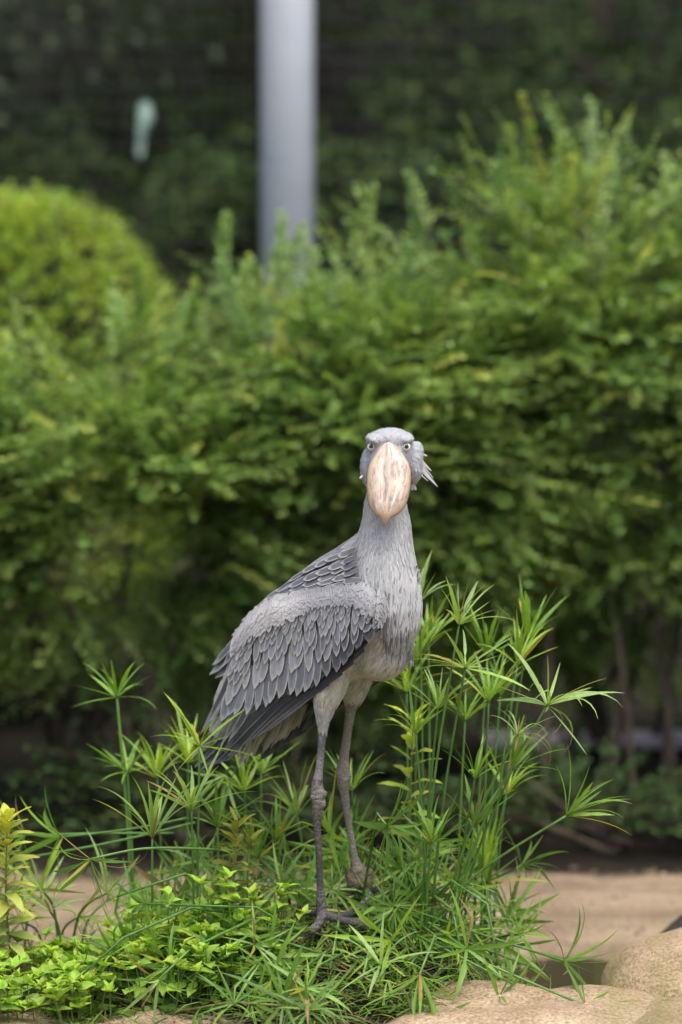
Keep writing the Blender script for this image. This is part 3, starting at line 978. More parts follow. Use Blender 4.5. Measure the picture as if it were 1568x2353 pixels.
# ------------------------------------------------------------------ rocks
def mat_rock(name, a, b, c, dark=.3):
    m = NT(name)
    oc = m.coord('Object')
    n1 = m.noise(oc, 3.5, 6.0, .62); n2 = m.noise(oc, 120.0, 3.0, .75); n3 = m.noise(oc, 22.0, 6.0, .7)
    col = m.ramp(n1, [(.32, a), (.5, b), (.68, c)])
    col = m.mix(1.0, col, m.ramp(n2, [(.36, .55), (.5, 1.0), (.66, 1.35)]), 'MULTIPLY')
    col = m.mix(m.ramp(n3, [(.52, 0.0), (.72, dark)]), col, (.10, .085, .065))
    st = m.noise(m.mapping(oc, (1.5, 1.5, 9)), 1.0, 4.0, .6)
    col = m.mix(m.ramp(st, [(.55, 0.0), (.75, .35)]), col, (.17, .12, .075))
    m.set(col, .92, .2)
    m.bump(m.math('ADD', m.math('MULTIPLY', n3, 1.0), m.math('MULTIPLY', n2, .45)), .9, .02)
    return m.m
M_ROCK = mat_rock('tan_sandstone', (.30, .215, .13), (.41, .315, .205), (.50, .405, .28))
M_ROCKD = mat_rock('dark_wet_stone', (.035, .033, .03), (.06, .055, .05), (.09, .08, .07))
def rock(name, c, r, seed, mat, label, e=.55, amp=.06, rot=0.0, nu=72, nv=40):
    mb = MB()
    rows = []
    def pw(v, k): return math.copysign(abs(v) ** k, v)
    cr, sr = cos(rot), sin(rot)
    for i in range(nv + 1):
        a = -pi / 2 + pi * i / nv
        row = []
        for j in range(nu):
            t = 2 * pi * j / nu
            x, y, z = pw(cos(a), e) * pw(cos(t), e), pw(cos(a), e) * pw(sin(t), e), pw(sin(a), e)
            p = Vector((x * r[0], y * r[1], z * r[2]))
            d = p.normalized()
            k = amp * (fbm(p.x * 1.6 + seed, p.y * 2.2, p.z * 2.2, 3) * .9 + .30 * fbm(p.x * 6 + seed, p.y * 6, p.z * 7, 3))
            p = p + Vector((d.x * k, d.y * k, d.z * k))
            row.append(Vector((p.x * cr - p.y * sr, p.x * sr + p.y * cr, p.z)))
        rows.append(row)
    mb.grid(rows, close=True)
    o = link(name, mb.mesh(name, mat), None, None, c)
    return tag(o, label, 'rock')
rock('rock', (-.42, -.36, -.03), (.86, .37, .20), 3.1, M_ROCK, 'long low tan sandstone slab edging the leafy herbs', .6, .05)
rock('rock', (.45, -.20, .005), (.42, .36, .20), 9.4, M_ROCK, 'flat tan sandstone slab under the sedge fans that sprawl from the clump', .6, .07, .06)
rock('boulder', (.975, .14, .025), (.355, .24, .235), 5.2, M_ROCK, 'rounded tan boulder with a dark crack at its foot beside the flat slab', .6, .03, -.06)
rock('rock', (1.06, -.45, .03), (.43, .31, .21), 15.3, M_ROCK, 'broad tan sandstone slab lying in front of the rounded boulder', .5, .03, .02)
rock('rock', (1.06, .95, -.06), (.24, .22, .22), 7.7, M_ROCKD, 'dark wet stone at the water beyond the rounded boulder', .8, .05)
rock('rock', (.02, -.62, .0), (.22, .14, .17), 12.7, mat_rock('brown_sandstone', (.19, .12, .075), (.27, .18, .115), (.33, .23, .15)), 'small brown stone poking out between the sedge fans and slabs', .8, .06)

# grit and small stones on the far bank and the slabs
mb = MB(); rg = random.Random(14)
for i in range(1500):
    if i < 1000: x, y = rg.uniform(-1.3, 1.3), rg.uniform(1.0, 2.5); z = ground_z(x, y); s_ = rg.uniform(.003, .010) * (2.0 if rg.random() < .05 else 1)
    else:
        x, y = rg.uniform(.3, .85), rg.uniform(.45, 1.0); z = ground_z(x, y); s_ = rg.uniform(.003, .008)
    k = rg.uniform(.5, 1.2); cc = tuple(q * k for q in rg.choice(((.30, .23, .15), (.22, .17, .12), (.34, .27, .18))))
    b0 = len(mb.v)
    for (ux, uy, uz) in ((1, 0, 0), (-.4, .9, 0), (-.6, -.8, 0), (.1, .1, .8), (0, 0, -.5)):
        mb.v.append(Vector((x + ux * s_ * rg.uniform(.7, 1.3), y + uy * s_ * rg.uniform(.7, 1.3), z + uz * s_))); mb.uv.append((0, 0)); mb.c.append((*cc, 1))
    mb.f += [(b0, b0 + 1, b0 + 3), (b0 + 1, b0 + 2, b0 + 3), (b0 + 2, b0, b0 + 3), (b0 + 1, b0, b0 + 4), (b0 + 2, b0 + 1, b0 + 4), (b0, b0 + 2, b0 + 4)]
mg = NT('grit'); mg.set(mg.attr('Col').outputs['Color'], .9, .2)
tag(link('gravel', mb.mesh('gravel', mg.m, col=True)), 'loose grit and small stones on the tan far bank', 'gravel', kind='stuff')

# ------------------------------------------------------------------ steel post, net, wall behind the hedge
NETY = 6.36
M_POST = NT('grey_blue_paint')
M_POST.set(M_POST.ramp(M_POST.noise(M_POST.coord('Object'), 6.0, 4.0), [(.3, (.60, .66, .73)), (.7, (.68, .73, .79))]), .45, .4)
pc = at(661, 600, 6.12)
post = empty('steel_post', (pc.x, 6.12, ground_z(pc.x, 6.12)), 'thick grey-blue painted steel post rising behind the hedge', 'post')
mb = MB(); gz = ground_z(pc.x, 6.12)
mb.tube([(pc.x, 6.12, gz - .1), (pc.x, 6.12, 3.0), (pc.x, 6.12, 5.5)], [.104] * 3, 32)
link('shaft', mb.mesh('shaft', M_POST.m), None, post)
mb = MB(); mb.tube([(pc.x, 6.12, gz - .05), (pc.x, 6.12, gz + .03), (pc.x, 6.12, gz + .034)], [.19, .19, .18], 24)
link('base_flange', mb.mesh('base_flange', M_POST.m), None, post)
for k in range(6):
    a = k * pi / 3
    mb = MB(); q = Vector((pc.x + .15 * cos(a), 6.12 + .15 * sin(a), gz + .03)); mb.tube([q, q + Vector((0, 0, .03))], [.014, .014], 6)
    link('bolt', mb.mesh('bolt', M_POST.m), None, post)
M_WIRE = flat_mat('dark_wire', (.022, .022, .02), .7, .2)
net = empty('wire_netting', (0, NETY, 1.0), 'fine dark wire netting hung between the steel post and the trees', 'netting')
mb = MB()
def wire(p, q, r, sag=0.0, n=1):
    pts = [Vector(p).lerp(Vector(q), i / n) + Vector((0, 0, -sag * sin(pi * i / n))) for i in range(n + 1)]
    mb.tube(pts, [r] * (n + 1), 4, caps=False)
x = -3.2
while x < 3.2:
    wire((x, NETY, .85), (x, NETY, 4.2), .0045); x += .078
z = .9
while z < 4.2:
    wire((-3.2, NETY, z + .02), (pc.x, NETY, z), .0045, .03, 10); wire((pc.x, NETY, z), (3.2, NETY, z + .16), .0045, .05, 12); z += .078
tag(link('wire_mesh', mb.mesh('wire_mesh', M_WIRE, uv=False), None, net), kind='stuff')
mb = MB(); q = at(586, 500, NETY - .02); mb.tube([(q.x, NETY - .02, .85), (q.x, NETY - .02, 4.2)], [.009, .009], 8)
link('border_cable', mb.mesh('border_cable', M_WIRE), None, net)
mb = MB(); mb.tube([(-3.3, NETY, 4.2), (3.3, NETY, 4.36)], [.02, .02], 8); link('top_rail', mb.mesh('top_rail', M_WIRE), None, net)
for xx in (-3.25, 3.25):
    mb = MB(); mb.tube([(xx, NETY, .7), (xx, NETY, 4.4)], [.04, .04], 10); link('end_post', mb.mesh('end_post', M_WIRE), None, net)
# pale turquoise scrap caught on the net
ms = NT('turquoise_cloth'); ms.set(ms.ramp(ms.noise(ms.coord('Object'), 20, 3), [(.3, (.20, .31, .27)), (.7, (.32, .46, .39))]), .8, .2)
mb = MB(); rows = []
for i in range(17):
    t = i / 16
    fy = lerp(230, 366, t)
    cx = interp([(0, 333), (.35, 335), (.6, 326), (1, 320)], t); hw = interp([(0, 8), (.12, 20), (.35, 25), (.52, 18), (.65, 13), (.9, 12), (1, 5)], t)
    c = at(cx, fy, NETY - .03); w = hw * .78 * 15.2 * K
    rows.append([c + Vector((w * cos(2 * pi * j / 14), (.022 * sin(2 * pi * j / 14) + .012 * sin(4 * pi * j / 14 + t * 4)) * interp([(0, .4), (.3, 1), (1, .5)], t), 0)) for j in range(14)])
b = mb.grid(rows, close=True); mb.f.append(tuple(range(b, b + 14))); mb.f.append(tuple(range(b + 16 * 14, b + 17 * 14)))
tag(link('cloth_scrap', mb.mesh('cloth_scrap', ms.m)), 'pale turquoise rag of cloth caught on the dark netting', 'cloth')

# ------------------------------------------------------------------ foliage
def mat_leaf(name, rough=.5, trans=.3, spec=.35, tint=(1.15, 1.1, .6), use_obj=False):
    m = NT(name)
    if use_obj:
        oi = m.node('ShaderNodeObjectInfo'); c0 = oi.outputs['Color']
        uv = m.coord('UV')
        sep = m.node('ShaderNodeSeparateXYZ'); m.link(uv, sep.inputs[0])
        au = m.math('MULTIPLY', m.math('ABSOLUTE', m.math('SUBTRACT', sep.outputs[0], .5)), 2.0)
        vein = m.ramp(au, [(.02, 1.0), (.10, 0.0)])
        fine = m.noise(m.mapping(uv, (26, 2, 1)), 1.0, 3.0, .6)
        blot = m.noise(m.coord('Object'), 9.0, 4.0, .6)
        c = m.mix(1.0, c0, m.ramp(m.math('ADD', m.math('MULTIPLY', fine, .6), m.math('MULTIPLY', blot, .5)), [(.35, .75), (.75, 1.22)]), 'MULTIPLY')
        c = m.mix(m.math('MULTIPLY', vein, .28), c, (.30, .38, .12))
        tipd = m.math('MULTIPLY', m.ramp(sep.outputs[1], [(.90, 0.0), (1.0, .7)]), m.ramp(oi.outputs['Random'], [(.45, 0.0), (.55, 1.0)]))
        c = m.mix(tipd, c, (.28, .20, .09))
        m.bump(fine, .15, .002)
    else:
        c = m.attr('Col').outputs['Color']
    m.set(c, rough, spec)
    tc = m.mix(1.0, c, tint, 'MULTIPLY')
    m.translucent(tc, trans)
    return m.m
M_HEDGE = mat_leaf('hedge_leaf', .42, .38, .5)
M_DARKLEAF = mat_leaf('forest_leaf', .7, .15, .2)
M_BARK = NT('bark')
M_BARK.set(M_BARK.ramp(M_BARK.noise(M_BARK.mapping(M_BARK.coord('Object'), (20, 20, 4)), 1.0, 5.0, .6), [(.3, (.045, .034, .025)), (.7, (.13, .105, .08))]), .9, .2)
M_BARK.bump(M_BARK.noise(M_BARK.mapping(M_BARK.coord('Object'), (40, 40, 8)), 1.0, 4.0), .5, .01)
M_BARK = M_BARK.m
def add_leaf(mb, p, d, n, L, w, col, fold=.25, droop=.15):
    d = d.normalized()
    s = d.cross(n)
    if s.length < 1e-3: s = d.cross(Vector((1, .3, 0)))
    s.normalize(); n = s.cross(d)
    b = len(mb.v)
    m1 = p + d * (L * .45); m2 = p + d * L - n * (droop * L)
    f = n * (fold * w)
    mb.v += [p, m1 - s * w + f, m1 + s * w + f, m2]
    mb.uv += [(.5, 0), (0, .45), (1, .45), (.5, 1)]
    mb.c += [(*col, 1)] * 4
    mb.f += [(b, b + 2, b + 1), (b + 1, b + 2, b + 3)]
def rdir(r):
    while True:
        v = Vector((r.uniform(-1, 1), r.uniform(-1, 1), r.uniform(-1, 1)))
        if .01 < v.length < 1: return v.normalized()
def shrub(name, c, rx, ry, ztop, zbot, nspray, seed, cols, label, cat='bush', leaf=(.026, .038), mat=None, group=None, spl=(.20, .40), stems=7, shell=(.25, 1.0), upk=.25, front=None, spikes=(), round_=1.0, boxy=0.0, shelf=0.0, over=0.0, flat=False, front_stems=()):
    """sprays of small leaves on arching twigs; the sprays fill the outer part of an uneven crown"""
    r = random.Random(seed)
    o = empty(name, (c[0], c[1], ground_z(c[0], c[1])), label, cat, group)
    crown = MB(); wood = MB()
    zc = (ztop + zbot) / 2; rz = (ztop - zbot) / 2
    gz = ground_z(c[0], c[1])
    def spray(P, d, L, n=None):
        d = d.normalized()
        n = n or int(L / (leaf[0] * .88))
        sag = r.uniform(.0, .3)
        tone = r.random()
        bc = mixc(cols[0], cols[1], tone)
        fl_ = flat and r.random() < .55
        if r.random() < .06: bc = cols[2]
        prev = P
        side = d.cross(Vector((0, 0, 1))).normalized() if abs(d.z) < .95 else Vector((1, 0, 0))
        nup = side.cross(d).normalized()
        for i in range(n):
            t = (i + 1) / n
            q = P + d * (L * t) - Vector((0, 0, sag * L * t * t * .6))
            k = r.uniform(.75, 1.25) * lerp(.9, 1.15, t)
            col = tuple(min(1, z * k) for z in bc)
            for s in (-1, 1):
                if r.random() < .12: continue
                a_ = (0 if fl_ else i * 2.2) + (s > 0) * 3.14 + r.uniform(-.5, .5)
                ld = d * r.uniform(.4, 1.0) + side * cos(a_) + nup * (sin(a_) * .7 + r.uniform(-.1, .2))
                LL = r.uniform(*leaf) * lerp(1.05, .75, t)
                add_leaf(crown, q, ld, (nup + rdir(r) * .5 + Vector((0, 0, .3))).normalized(), LL, LL * r.uniform(.27, .36), col)
            prev = q
        if r.random() < .5: wood.tube([P, P + d * (L * .5) - Vector((0, 0, sag * L * .15)), prev], [.0028, .002, .0012], 3, caps=False)
        add_leaf(crown, prev, d, nup, leaf[0], leaf[0] * .26, tuple(min(1, z * 1.2) for z in bc))
    fan = 6 if flat else 1
    for i in range(nspray // fan):
        # a fan of sprays from one branch end makes a leafy shelf; shelves leave dark gaps between them
        v = rdir(r)
        if front is not None and v.y > front: v.y = -v.y
        if boxy:
            pn = (abs(v.x) ** 3 + abs(v.y) ** 3 + abs(v.z) ** 3) ** (1 / 3)
            v = v * lerp(1, 1 / pn, boxy)
        rad = lerp(shell[0], shell[1], r.random() ** .75)
        lump = 1 + .16 * fbm(v.x * 2.3 + seed, v.y * 2.3, v.z * 2.3, 3) * round_
        P = Vector((c[0] + v.x * rx * rad * lump, c[1] + v.y * ry * rad * lump, zc + v.z * rz * rad * lump))
        if over: P.y += over * (1 - min(1, max(0, (P.z - zbot) / (ztop - zbot)))) ** 1.3
        if P.z < gz + .08: continue
        if shelf and v.z < .35 and fbm(P.x * 1.9 + seed, P.y * 1.5, P.z * 2.6, 2) < shelf * (.35 - v.z) - .25: continue
        o_ = Vector((v.x * rx, v.y * ry, v.z * rz * .25)).normalized()
        for k in range(fan):
            d = o_ + Vector((r.uniform(-1, 1), r.uniform(-.7, .5), r.uniform(-.45, .40))) * (.85 if flat else .6) + Vector((0, 0, upk * (1 if v.z > .2 else 0)))
            spray(P + rdir(r) * (.05 if flat else .0), d, r.uniform(*spl))
    for (x, y, Y) in spikes:
        tip = at(x, y, Y)
        d = Vector((r.uniform(-.7, .5), r.uniform(-.4, .2), .8)).normalized()
        for k in range(3):
            dd = (d + rdir(r) * .15 * (k > 0)).normalized()
            spray(tip - dd * (.34 - .05 * k), dd, .34 - .08 * k)
    for k in range(stems):
        a = r.uniform(0, 2 * pi); bx = c[0] + r.uniform(-.4, .4) * rx; by = c[1] + r.uniform(-.3, .3) * ry + over * .7
        g = ground_z(bx, by) - .03
        top = Vector((c[0] + cos(a) * rx * r.uniform(.4, .8), c[1] + sin(a) * ry * r.uniform(.3, .8), r.uniform(zc, ztop - .15 * rz)))
        mid = Vector((bx, by, g)).lerp(top, .45) + rdir(r) * .06
        pts = catmull([(bx, by, g), tuple(mid), tuple(top)], 5)
        wood.tube(pts, [lerp(.02, .005, i / (len(pts) - 1)) * r.uniform(.9, 1.1) for i in range(len(pts))], 7)
        for b_ in range(5):
            q = pts[r.randrange(3, len(pts))]
            e = q + (rdir(r) + Vector((0, 0, .5))).normalized() * r.uniform(.25, .5)
            wood.tube([q, (q + e) / 2 + rdir(r) * .03, e], [.0045, .004, .002], 5)
    for (x, Y, lx) in front_stems:
        p0 = at(x, 1960, Y); p0.z = ground_z(p0.x, Y) - .02
        top = Vector((p0.x + lx, Y + .25, .75))
        pts = catmull([p0, p0.lerp(top, .5) + rdir(r) * .04, top], 5)
        wood.tube(pts, [lerp(.013, .007, i / 10) for i in range(11)], 7)
    tag(link('crown', crown.mesh('crown', mat or M_HEDGE, smooth=False, col=True), None, o), kind='stuff')
    link('trunk', wood.mesh('trunk', M_BARK), None, o)
    return o
HG = [(.105, .22, .048), (.285, .42, .105), (.40, .47, .11)]
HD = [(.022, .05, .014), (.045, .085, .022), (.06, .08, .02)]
HY = [(.21, .36, .045), (.37, .50, .08), (.44, .44, .08)]
shrub('hedge_bush', (.84, 3.65, 0), .84, .85, 1.84, .10, 4800, 21, HG, 'tall loose green bush with arching sprays behind the bird, higher than its neighbours', front_stems=[(1250, 3.1, .05), (1330, 3.3, -.12), (1395, 3.2, .08), (1460, 3.1, -.1), (1520, 3.3, .06), (1560, 3.2, -.1)], spl=(.2, .42), upk=.18, shelf=.42, over=.95, flat=True, front=.3, shell=(.4, 1.0), leaf=(.022, .034),
      spikes=[(1060, 318, 3.3), (1150, 330, 3.4), (940, 372, 3.2), (1340, 272, 3.5), (1410, 330, 3.4), (1510, 300, 3.4), (1270, 315, 3.6), (860, 395, 3.1), (830, 410, 3.1), (1215, 345, 3.3), (1555, 320, 3.3), (1000, 352, 3.3)])
shrub('hedge_bush', (.12, 3.35, 0), .72, .80, 1.56, .10, 4900, 22, HG, 'middle bush of the hedge growing in front of the steel post', upk=.15, shelf=.42, over=.95, flat=True, front=.3, shell=(.4, 1.0), leaf=(.022, .034),
      spikes=[(520, 455, 3.2), (575, 560, 3.1), (650, 470, 3.2), (700, 480, 3.2), (770, 440, 3.2), (500, 560, 3.0), (600, 620, 3.1), (450, 620, 3.1), (720, 455, 3.3)])
shrub('hedge_bush', (-.78, 3.2, 0), .76, .80, 1.40, .12, 4100, 23, HG, 'paler low bush of the hedge in front of the clipped yellow-green one', shelf=.42, over=.95, flat=True, front=.3, shell=(.4, 1.0), leaf=(.022, .034))
shrub('clipped_bush', (-1.22, 5.0, 0), .64, .62, 1.75, .05, 6500, 24, HY, 'rounded yellow-green clipped bush standing behind the loose hedge', leaf=(.024, .034), spl=(.05, .09), shell=(.86, 1.0), front=.3, round_=.45, upk=.3, boxy=.5)
shrub('hedge_bush', (1.75, 3.5, 0), .70, .80, 2.05, .4, 2600, 25, HG, 'tall bush ending the hedge beside the darker loose one', upk=.4)
shrub('hedge_bush', (-1.75, 3.4, 0), .60, .7, 1.5, .4, 1500, 26, HG, 'low bush ending the hedge past the clipped yellow-green one')
# darker low growth under the hedge
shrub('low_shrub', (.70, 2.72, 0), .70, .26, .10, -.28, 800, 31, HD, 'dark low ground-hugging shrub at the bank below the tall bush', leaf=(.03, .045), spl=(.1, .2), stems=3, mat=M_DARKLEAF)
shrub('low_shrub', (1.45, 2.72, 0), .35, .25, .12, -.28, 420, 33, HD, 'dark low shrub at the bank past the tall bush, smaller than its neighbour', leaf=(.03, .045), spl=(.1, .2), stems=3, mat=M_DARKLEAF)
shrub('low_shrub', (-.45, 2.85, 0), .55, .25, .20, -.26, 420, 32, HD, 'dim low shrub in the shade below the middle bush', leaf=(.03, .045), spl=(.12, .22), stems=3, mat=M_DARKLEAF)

# ------------------------------------------------------------------ shaded wood behind the net
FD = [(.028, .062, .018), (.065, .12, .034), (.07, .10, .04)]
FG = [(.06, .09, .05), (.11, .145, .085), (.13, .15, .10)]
def tree(name, x, y, h, rad, zb, nclump, seed, cols, label, lean=(0, 0), leafs=(.07, .12)):
    r = random.Random(seed)
    g = ground_z(x, y)
    o = empty(name, (x, y, g), label, 'tree', 'trees of the dark wood')
    wood = MB(); crown = MB()
    top = Vector((x + lean[0], y + lean[1], g + h))
    pts = catmull([(x, y, g - .1), tuple(Vector((x, y, g)).lerp(top, .4) + Vector((r.uniform(-.15, .15), r.uniform(-.15, .15), 0))), tuple(top)], 7)
    wood.tube(pts, [lerp(.17, .03, (i / (len(pts) - 1)) ** .8) for i in range(len(pts))], 12)
    for k in range(16):
        q = pts[r.randrange(5, len(pts))]
        a = r.uniform(0, 2 * pi)
        e = Vector((x + cos(a) * rad * r.uniform(.5, .9), y + sin(a) * rad * r.uniform(.5, .9), q.z + r.uniform(-.4, 1.0)))
        wood.tube(catmull([tuple(q), tuple((q + e) / 2 + Vector((0, 0, .25))), tuple(e)], 4), [lerp(.06, .012, i / 8) for i in range(9)], 7)
    zc, rz = (zb + g + h + .8) / 2, (g + h + .8 - zb) / 2
    for k in range(nclump):
        v = rdir(r); rr = r.random() ** .4
        c = Vector((x + v.x * rad * rr, y + v.y * rad * rr, zc + v.z * rz * rr))
        bc = mixc(cols[0], cols[1], r.random())
        for j in range(26):
            p = c + rdir(r) * r.uniform(.05, .42)
            L = r.uniform(*leafs); kk = r.uniform(.7, 1.3)
            add_leaf(crown, p, (rdir(r) + Vector((0, 0, -.5))).normalized(), (Vector((0, 0, 1)) + rdir(r) * .7).normalized(), L, L * .28, tuple(q * kk for q in bc))
    tag(link('crown', crown.mesh('crown', M_DARKLEAF, smooth=False, col=True), None, o), kind='stuff')
    link('trunk', wood.mesh('trunk', M_BARK), None, o)
TL = 'dark broadleaf tree of the shaded wood behind the netting'
tree('broadleaf_tree', -2.1, 8.7, 5.0, 1.9, 1.75, 620, 41, FG, 'grey-green tree whose low branches hang behind the turquoise rag', leafs=(.07, .11))
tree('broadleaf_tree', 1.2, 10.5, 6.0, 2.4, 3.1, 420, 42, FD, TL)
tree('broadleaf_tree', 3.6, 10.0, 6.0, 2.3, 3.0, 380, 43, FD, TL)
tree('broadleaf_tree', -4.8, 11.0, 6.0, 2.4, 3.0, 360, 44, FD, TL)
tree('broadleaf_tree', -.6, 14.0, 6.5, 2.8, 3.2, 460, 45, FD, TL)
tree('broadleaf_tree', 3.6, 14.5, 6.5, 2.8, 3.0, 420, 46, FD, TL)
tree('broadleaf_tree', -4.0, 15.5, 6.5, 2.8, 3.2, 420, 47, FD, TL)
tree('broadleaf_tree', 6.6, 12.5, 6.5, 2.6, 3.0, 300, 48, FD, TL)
UG = 'shaded shrubs under the wood'
for i, (x, y, zt, sd) in enumerate([(-.9, 7.9, 1.75, 58), (.9, 7.9, 1.9, 59), (-2.6, 7.6, 1.7, 60), (2.6, 7.8, 2.1, 61), (1.3, 9.2, 2.45, 51), (2.9, 10.2, 2.9, 52), (4.4, 12, 3.4, 53), (.1, 12.6, 3.0, 54), (-1.9, 13.6, 3.2, 55), (-3.6, 13.0, 3.2, 56), (2.0, 13.5, 3.6, 57)]):
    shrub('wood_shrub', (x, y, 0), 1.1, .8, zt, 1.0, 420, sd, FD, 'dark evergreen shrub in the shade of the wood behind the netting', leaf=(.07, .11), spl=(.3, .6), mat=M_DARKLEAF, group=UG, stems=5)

# ================================================================== plants on the island
M_SEDGE = mat_leaf('sedge_leaf', .42, .38, .45, (1.2, 1.15, .5), True)
M_HERB = mat_leaf('herb_leaf', .5, .32, .35, (1.2, 1.15, .5), True)
M_STEM = NT('green_stem')
oi = M_STEM.node('ShaderNodeObjectInfo')
M_STEM.set(M_STEM.mix(1.0, oi.outputs['Color'], M_STEM.ramp(M_STEM.noise(M_STEM.mapping(M_STEM.coord('Object'), (60, 60, 12)), 1.0, 3.0), [(.3, .75), (.7, 1.2)]), 'MULTIPLY'), .45, .4)
M_STEM = M_STEM.m
def blade_mesh(name, w, arch, twist, kink=None, mat=None, n=7, wpos=.35, notch=0.0, seed=0):
    """a blade one metre long along +X that bends towards -Z"""
    r = random.Random(seed)
    mb = MB(); rows = []; uvs = []
    p = Vector((0, 0, 0)); ang = 0.0
    for i in range(n + 1):
        t = i / n
        ww = w * (min(1, .35 + t / wpos * .65) if t < wpos else max(.0, 1 - ((t - wpos) / (1 - wpos)) ** 1.7)) + .0025
        if notch and r.random() < notch: ww *= r.uniform(.45, .8)
        a2 = twist * t
        S = Vector((sin(ang) * sin(a2) * .0, cos(a2), sin(a2)))
        N = Vector((sin(ang), 0, cos(ang)))
        fold = .28 * ww
        rows.append([p - S * ww + N * fold, p, p + S * ww + N * fold]); uvs.append([(0, t), (.5, t), (1, t)])
        ang += arch / n * (1.6 * t + .2)
        if kink and i == int(n * kink[0]): ang += kink[1]
        p = p + Vector((cos(ang), 0, -sin(ang))) / n
    mb.grid(rows, uvs)
    return mb.mesh(name, mat)
SB = [blade_mesh('sedge_blade', w, a, tw, k, M_SEDGE, 8, wp, nt, i) for i, (w, a, tw, k, wp, nt) in enumerate([
    (.036, .2, .2, None, .3, 0), (.034, .5, -.3, None, .35, 0), (.038, .9, .3, None, .35, .15), (.032, 1.5, .4, None, .3, 0), (.042, .3, -.2, (.55, .7), .35, .2),
    (.027, .1, .5, None, .3, 0), (.044, .4, .1, None, .4, .25), (.030, 2.0, -.6, None, .3, .1)])]
THIN = [blade_mesh('sedge_thread', .010, a, .5, None, M_SEDGE, 7, .3, 0, 30 + i) for i, a in enumerate((.3, .9, 1.8))]
G_FRESH = (.16, .32, .04); G_DEEP = (.095, .22, .036); G_PALE = (.26, .40, .125); G_LIME = (.29, .46, .045); G_YEL = (.34, .34, .05); G_DRY = (.30, .20, .09)
rs = random.Random(77)
def frame_from(d, roll_ref=Vector((0, 0, 1))):
    d = d.normalized()
    y = roll_ref.cross(d)
    if y.length < 1e-3: y = Vector((0, 1, 0))
    y.normalize(); z = d.cross(y)
    return Matrix((d, y, z)).transposed().to_4x4()
def stem_mesh(pts, r0, r1, n=7):
    mb = MB(); k = len(pts) - 1
    mb.tube(pts, [lerp(r0, r1, i / k) for i in range(k + 1)], n)
    return mb.mesh('stem')
def whorl(o, H, ax, n, L, spread, col, kinds=(0, 1, 2, 5, 6), az=None, jit=.2, thin=0):
    """leaves that fan out from the top of a stem. spread: angle from the axis (lo, hi); az: allowed azimuths"""
    ax = ax.normalized()
    u = ax.cross(Vector((0, 1, 0)))
    if u.length < .2: u = ax.cross(Vector((1, 0, 0)))
    u.normalize(); v = ax.cross(u)
    base = rs.uniform(0, 6.28)
    for i in range(n + thin):
        ph = base + 2 * pi * (i + rs.uniform(-.3, .3)) / n if az is None else rs.uniform(*az)
        el = rs.uniform(*spread)
        d = ax * cos(el) + (u * cos(ph) + v * sin(ph)) * sin(el)
        me = SB[rs.choice(kinds)] if i < n else rs.choice(THIN)
        lf = bpy.data.objects.new('leaf', me)
        COL.objects.link(lf)
        ll = L * rs.uniform(.85, 1.4)
        ref = ax if el > .5 else Vector((0, 0, 1))
        M = Matrix.Translation(H) @ frame_from(d, ref) @ Matrix.Rotation(rs.uniform(-.5, .5), 4, 'X') @ Matrix.Diagonal((ll, ll * rs.uniform(.65, 1.2), ll, 1))
        lf.parent = o
        lf.matrix_basis = o.matrix_basis.inverted() @ M
        k = rs.uniform(.75, 1.3)
        c = mixc(col, rs.choice((G_FRESH, G_PALE, G_LIME, G_DEEP)), rs.uniform(0, .45))
        if rs.random() < .07: c = rs.choice((G_YEL, G_DRY, G_YEL))
        lf.color = (*(min(1, q * k) for q in c), 1)
SEDGE_GRP = {'up': 'upright sedge shoots of the clump', 'low': 'low sedge shoots in the heap', 'bent': 'bent and trampled sedge stems'}
def sedge(pts, n, L, spread, col=G_FRESH, label=None, group=None, kinds=(0, 1, 2, 5, 6), az=None, ax=None, smooth=True, rad=.0032, thin=0, scol=None):
    pts = [Vector(p) for p in pts]
    o = empty('umbrella_sedge', pts[0], label, 'sedge', group)
    path = catmull(pts, 5) if smooth else pts
    st = link('stem', stem_mesh(path, rad * 1.15, rad * .85), M_STEM, o)
    k = rs.uniform(.8, 1.25)
    st.color = (*(q * k for q in (scol or mixc((.05, .13, .022), (.09, .19, .04), rs.random()))), 1)
    if n: whorl(o, pts[-1], ax or (path[-1] - path[-2]), n, L, spread, col, kinds, az, thin=thin)
    return o
def foot(fx, Y):
    x = at(fx, 2080, Y).x
    return Vector((x, Y, ground_z(x, Y) - .01))
def up(hx, hy, Y, bx, Yb, n, L, spread=(.25, 1.0), col=G_FRESH, label=None, lean=None, **kw):
    b = foot(bx, Yb); h = at(hx, hy, Y)
    m = b.lerp(h, .5) + Vector((-(h.x - b.x) * .10, 0, (h - b).length * .03))
    return sedge([b, m, h], n + 2, L * 1.12 * PX, spread, col, label or 'upright umbrella sedge shoot in the tall clump before the bird\'s breast', None if label else SEDGE_GRP['up'], **kw)
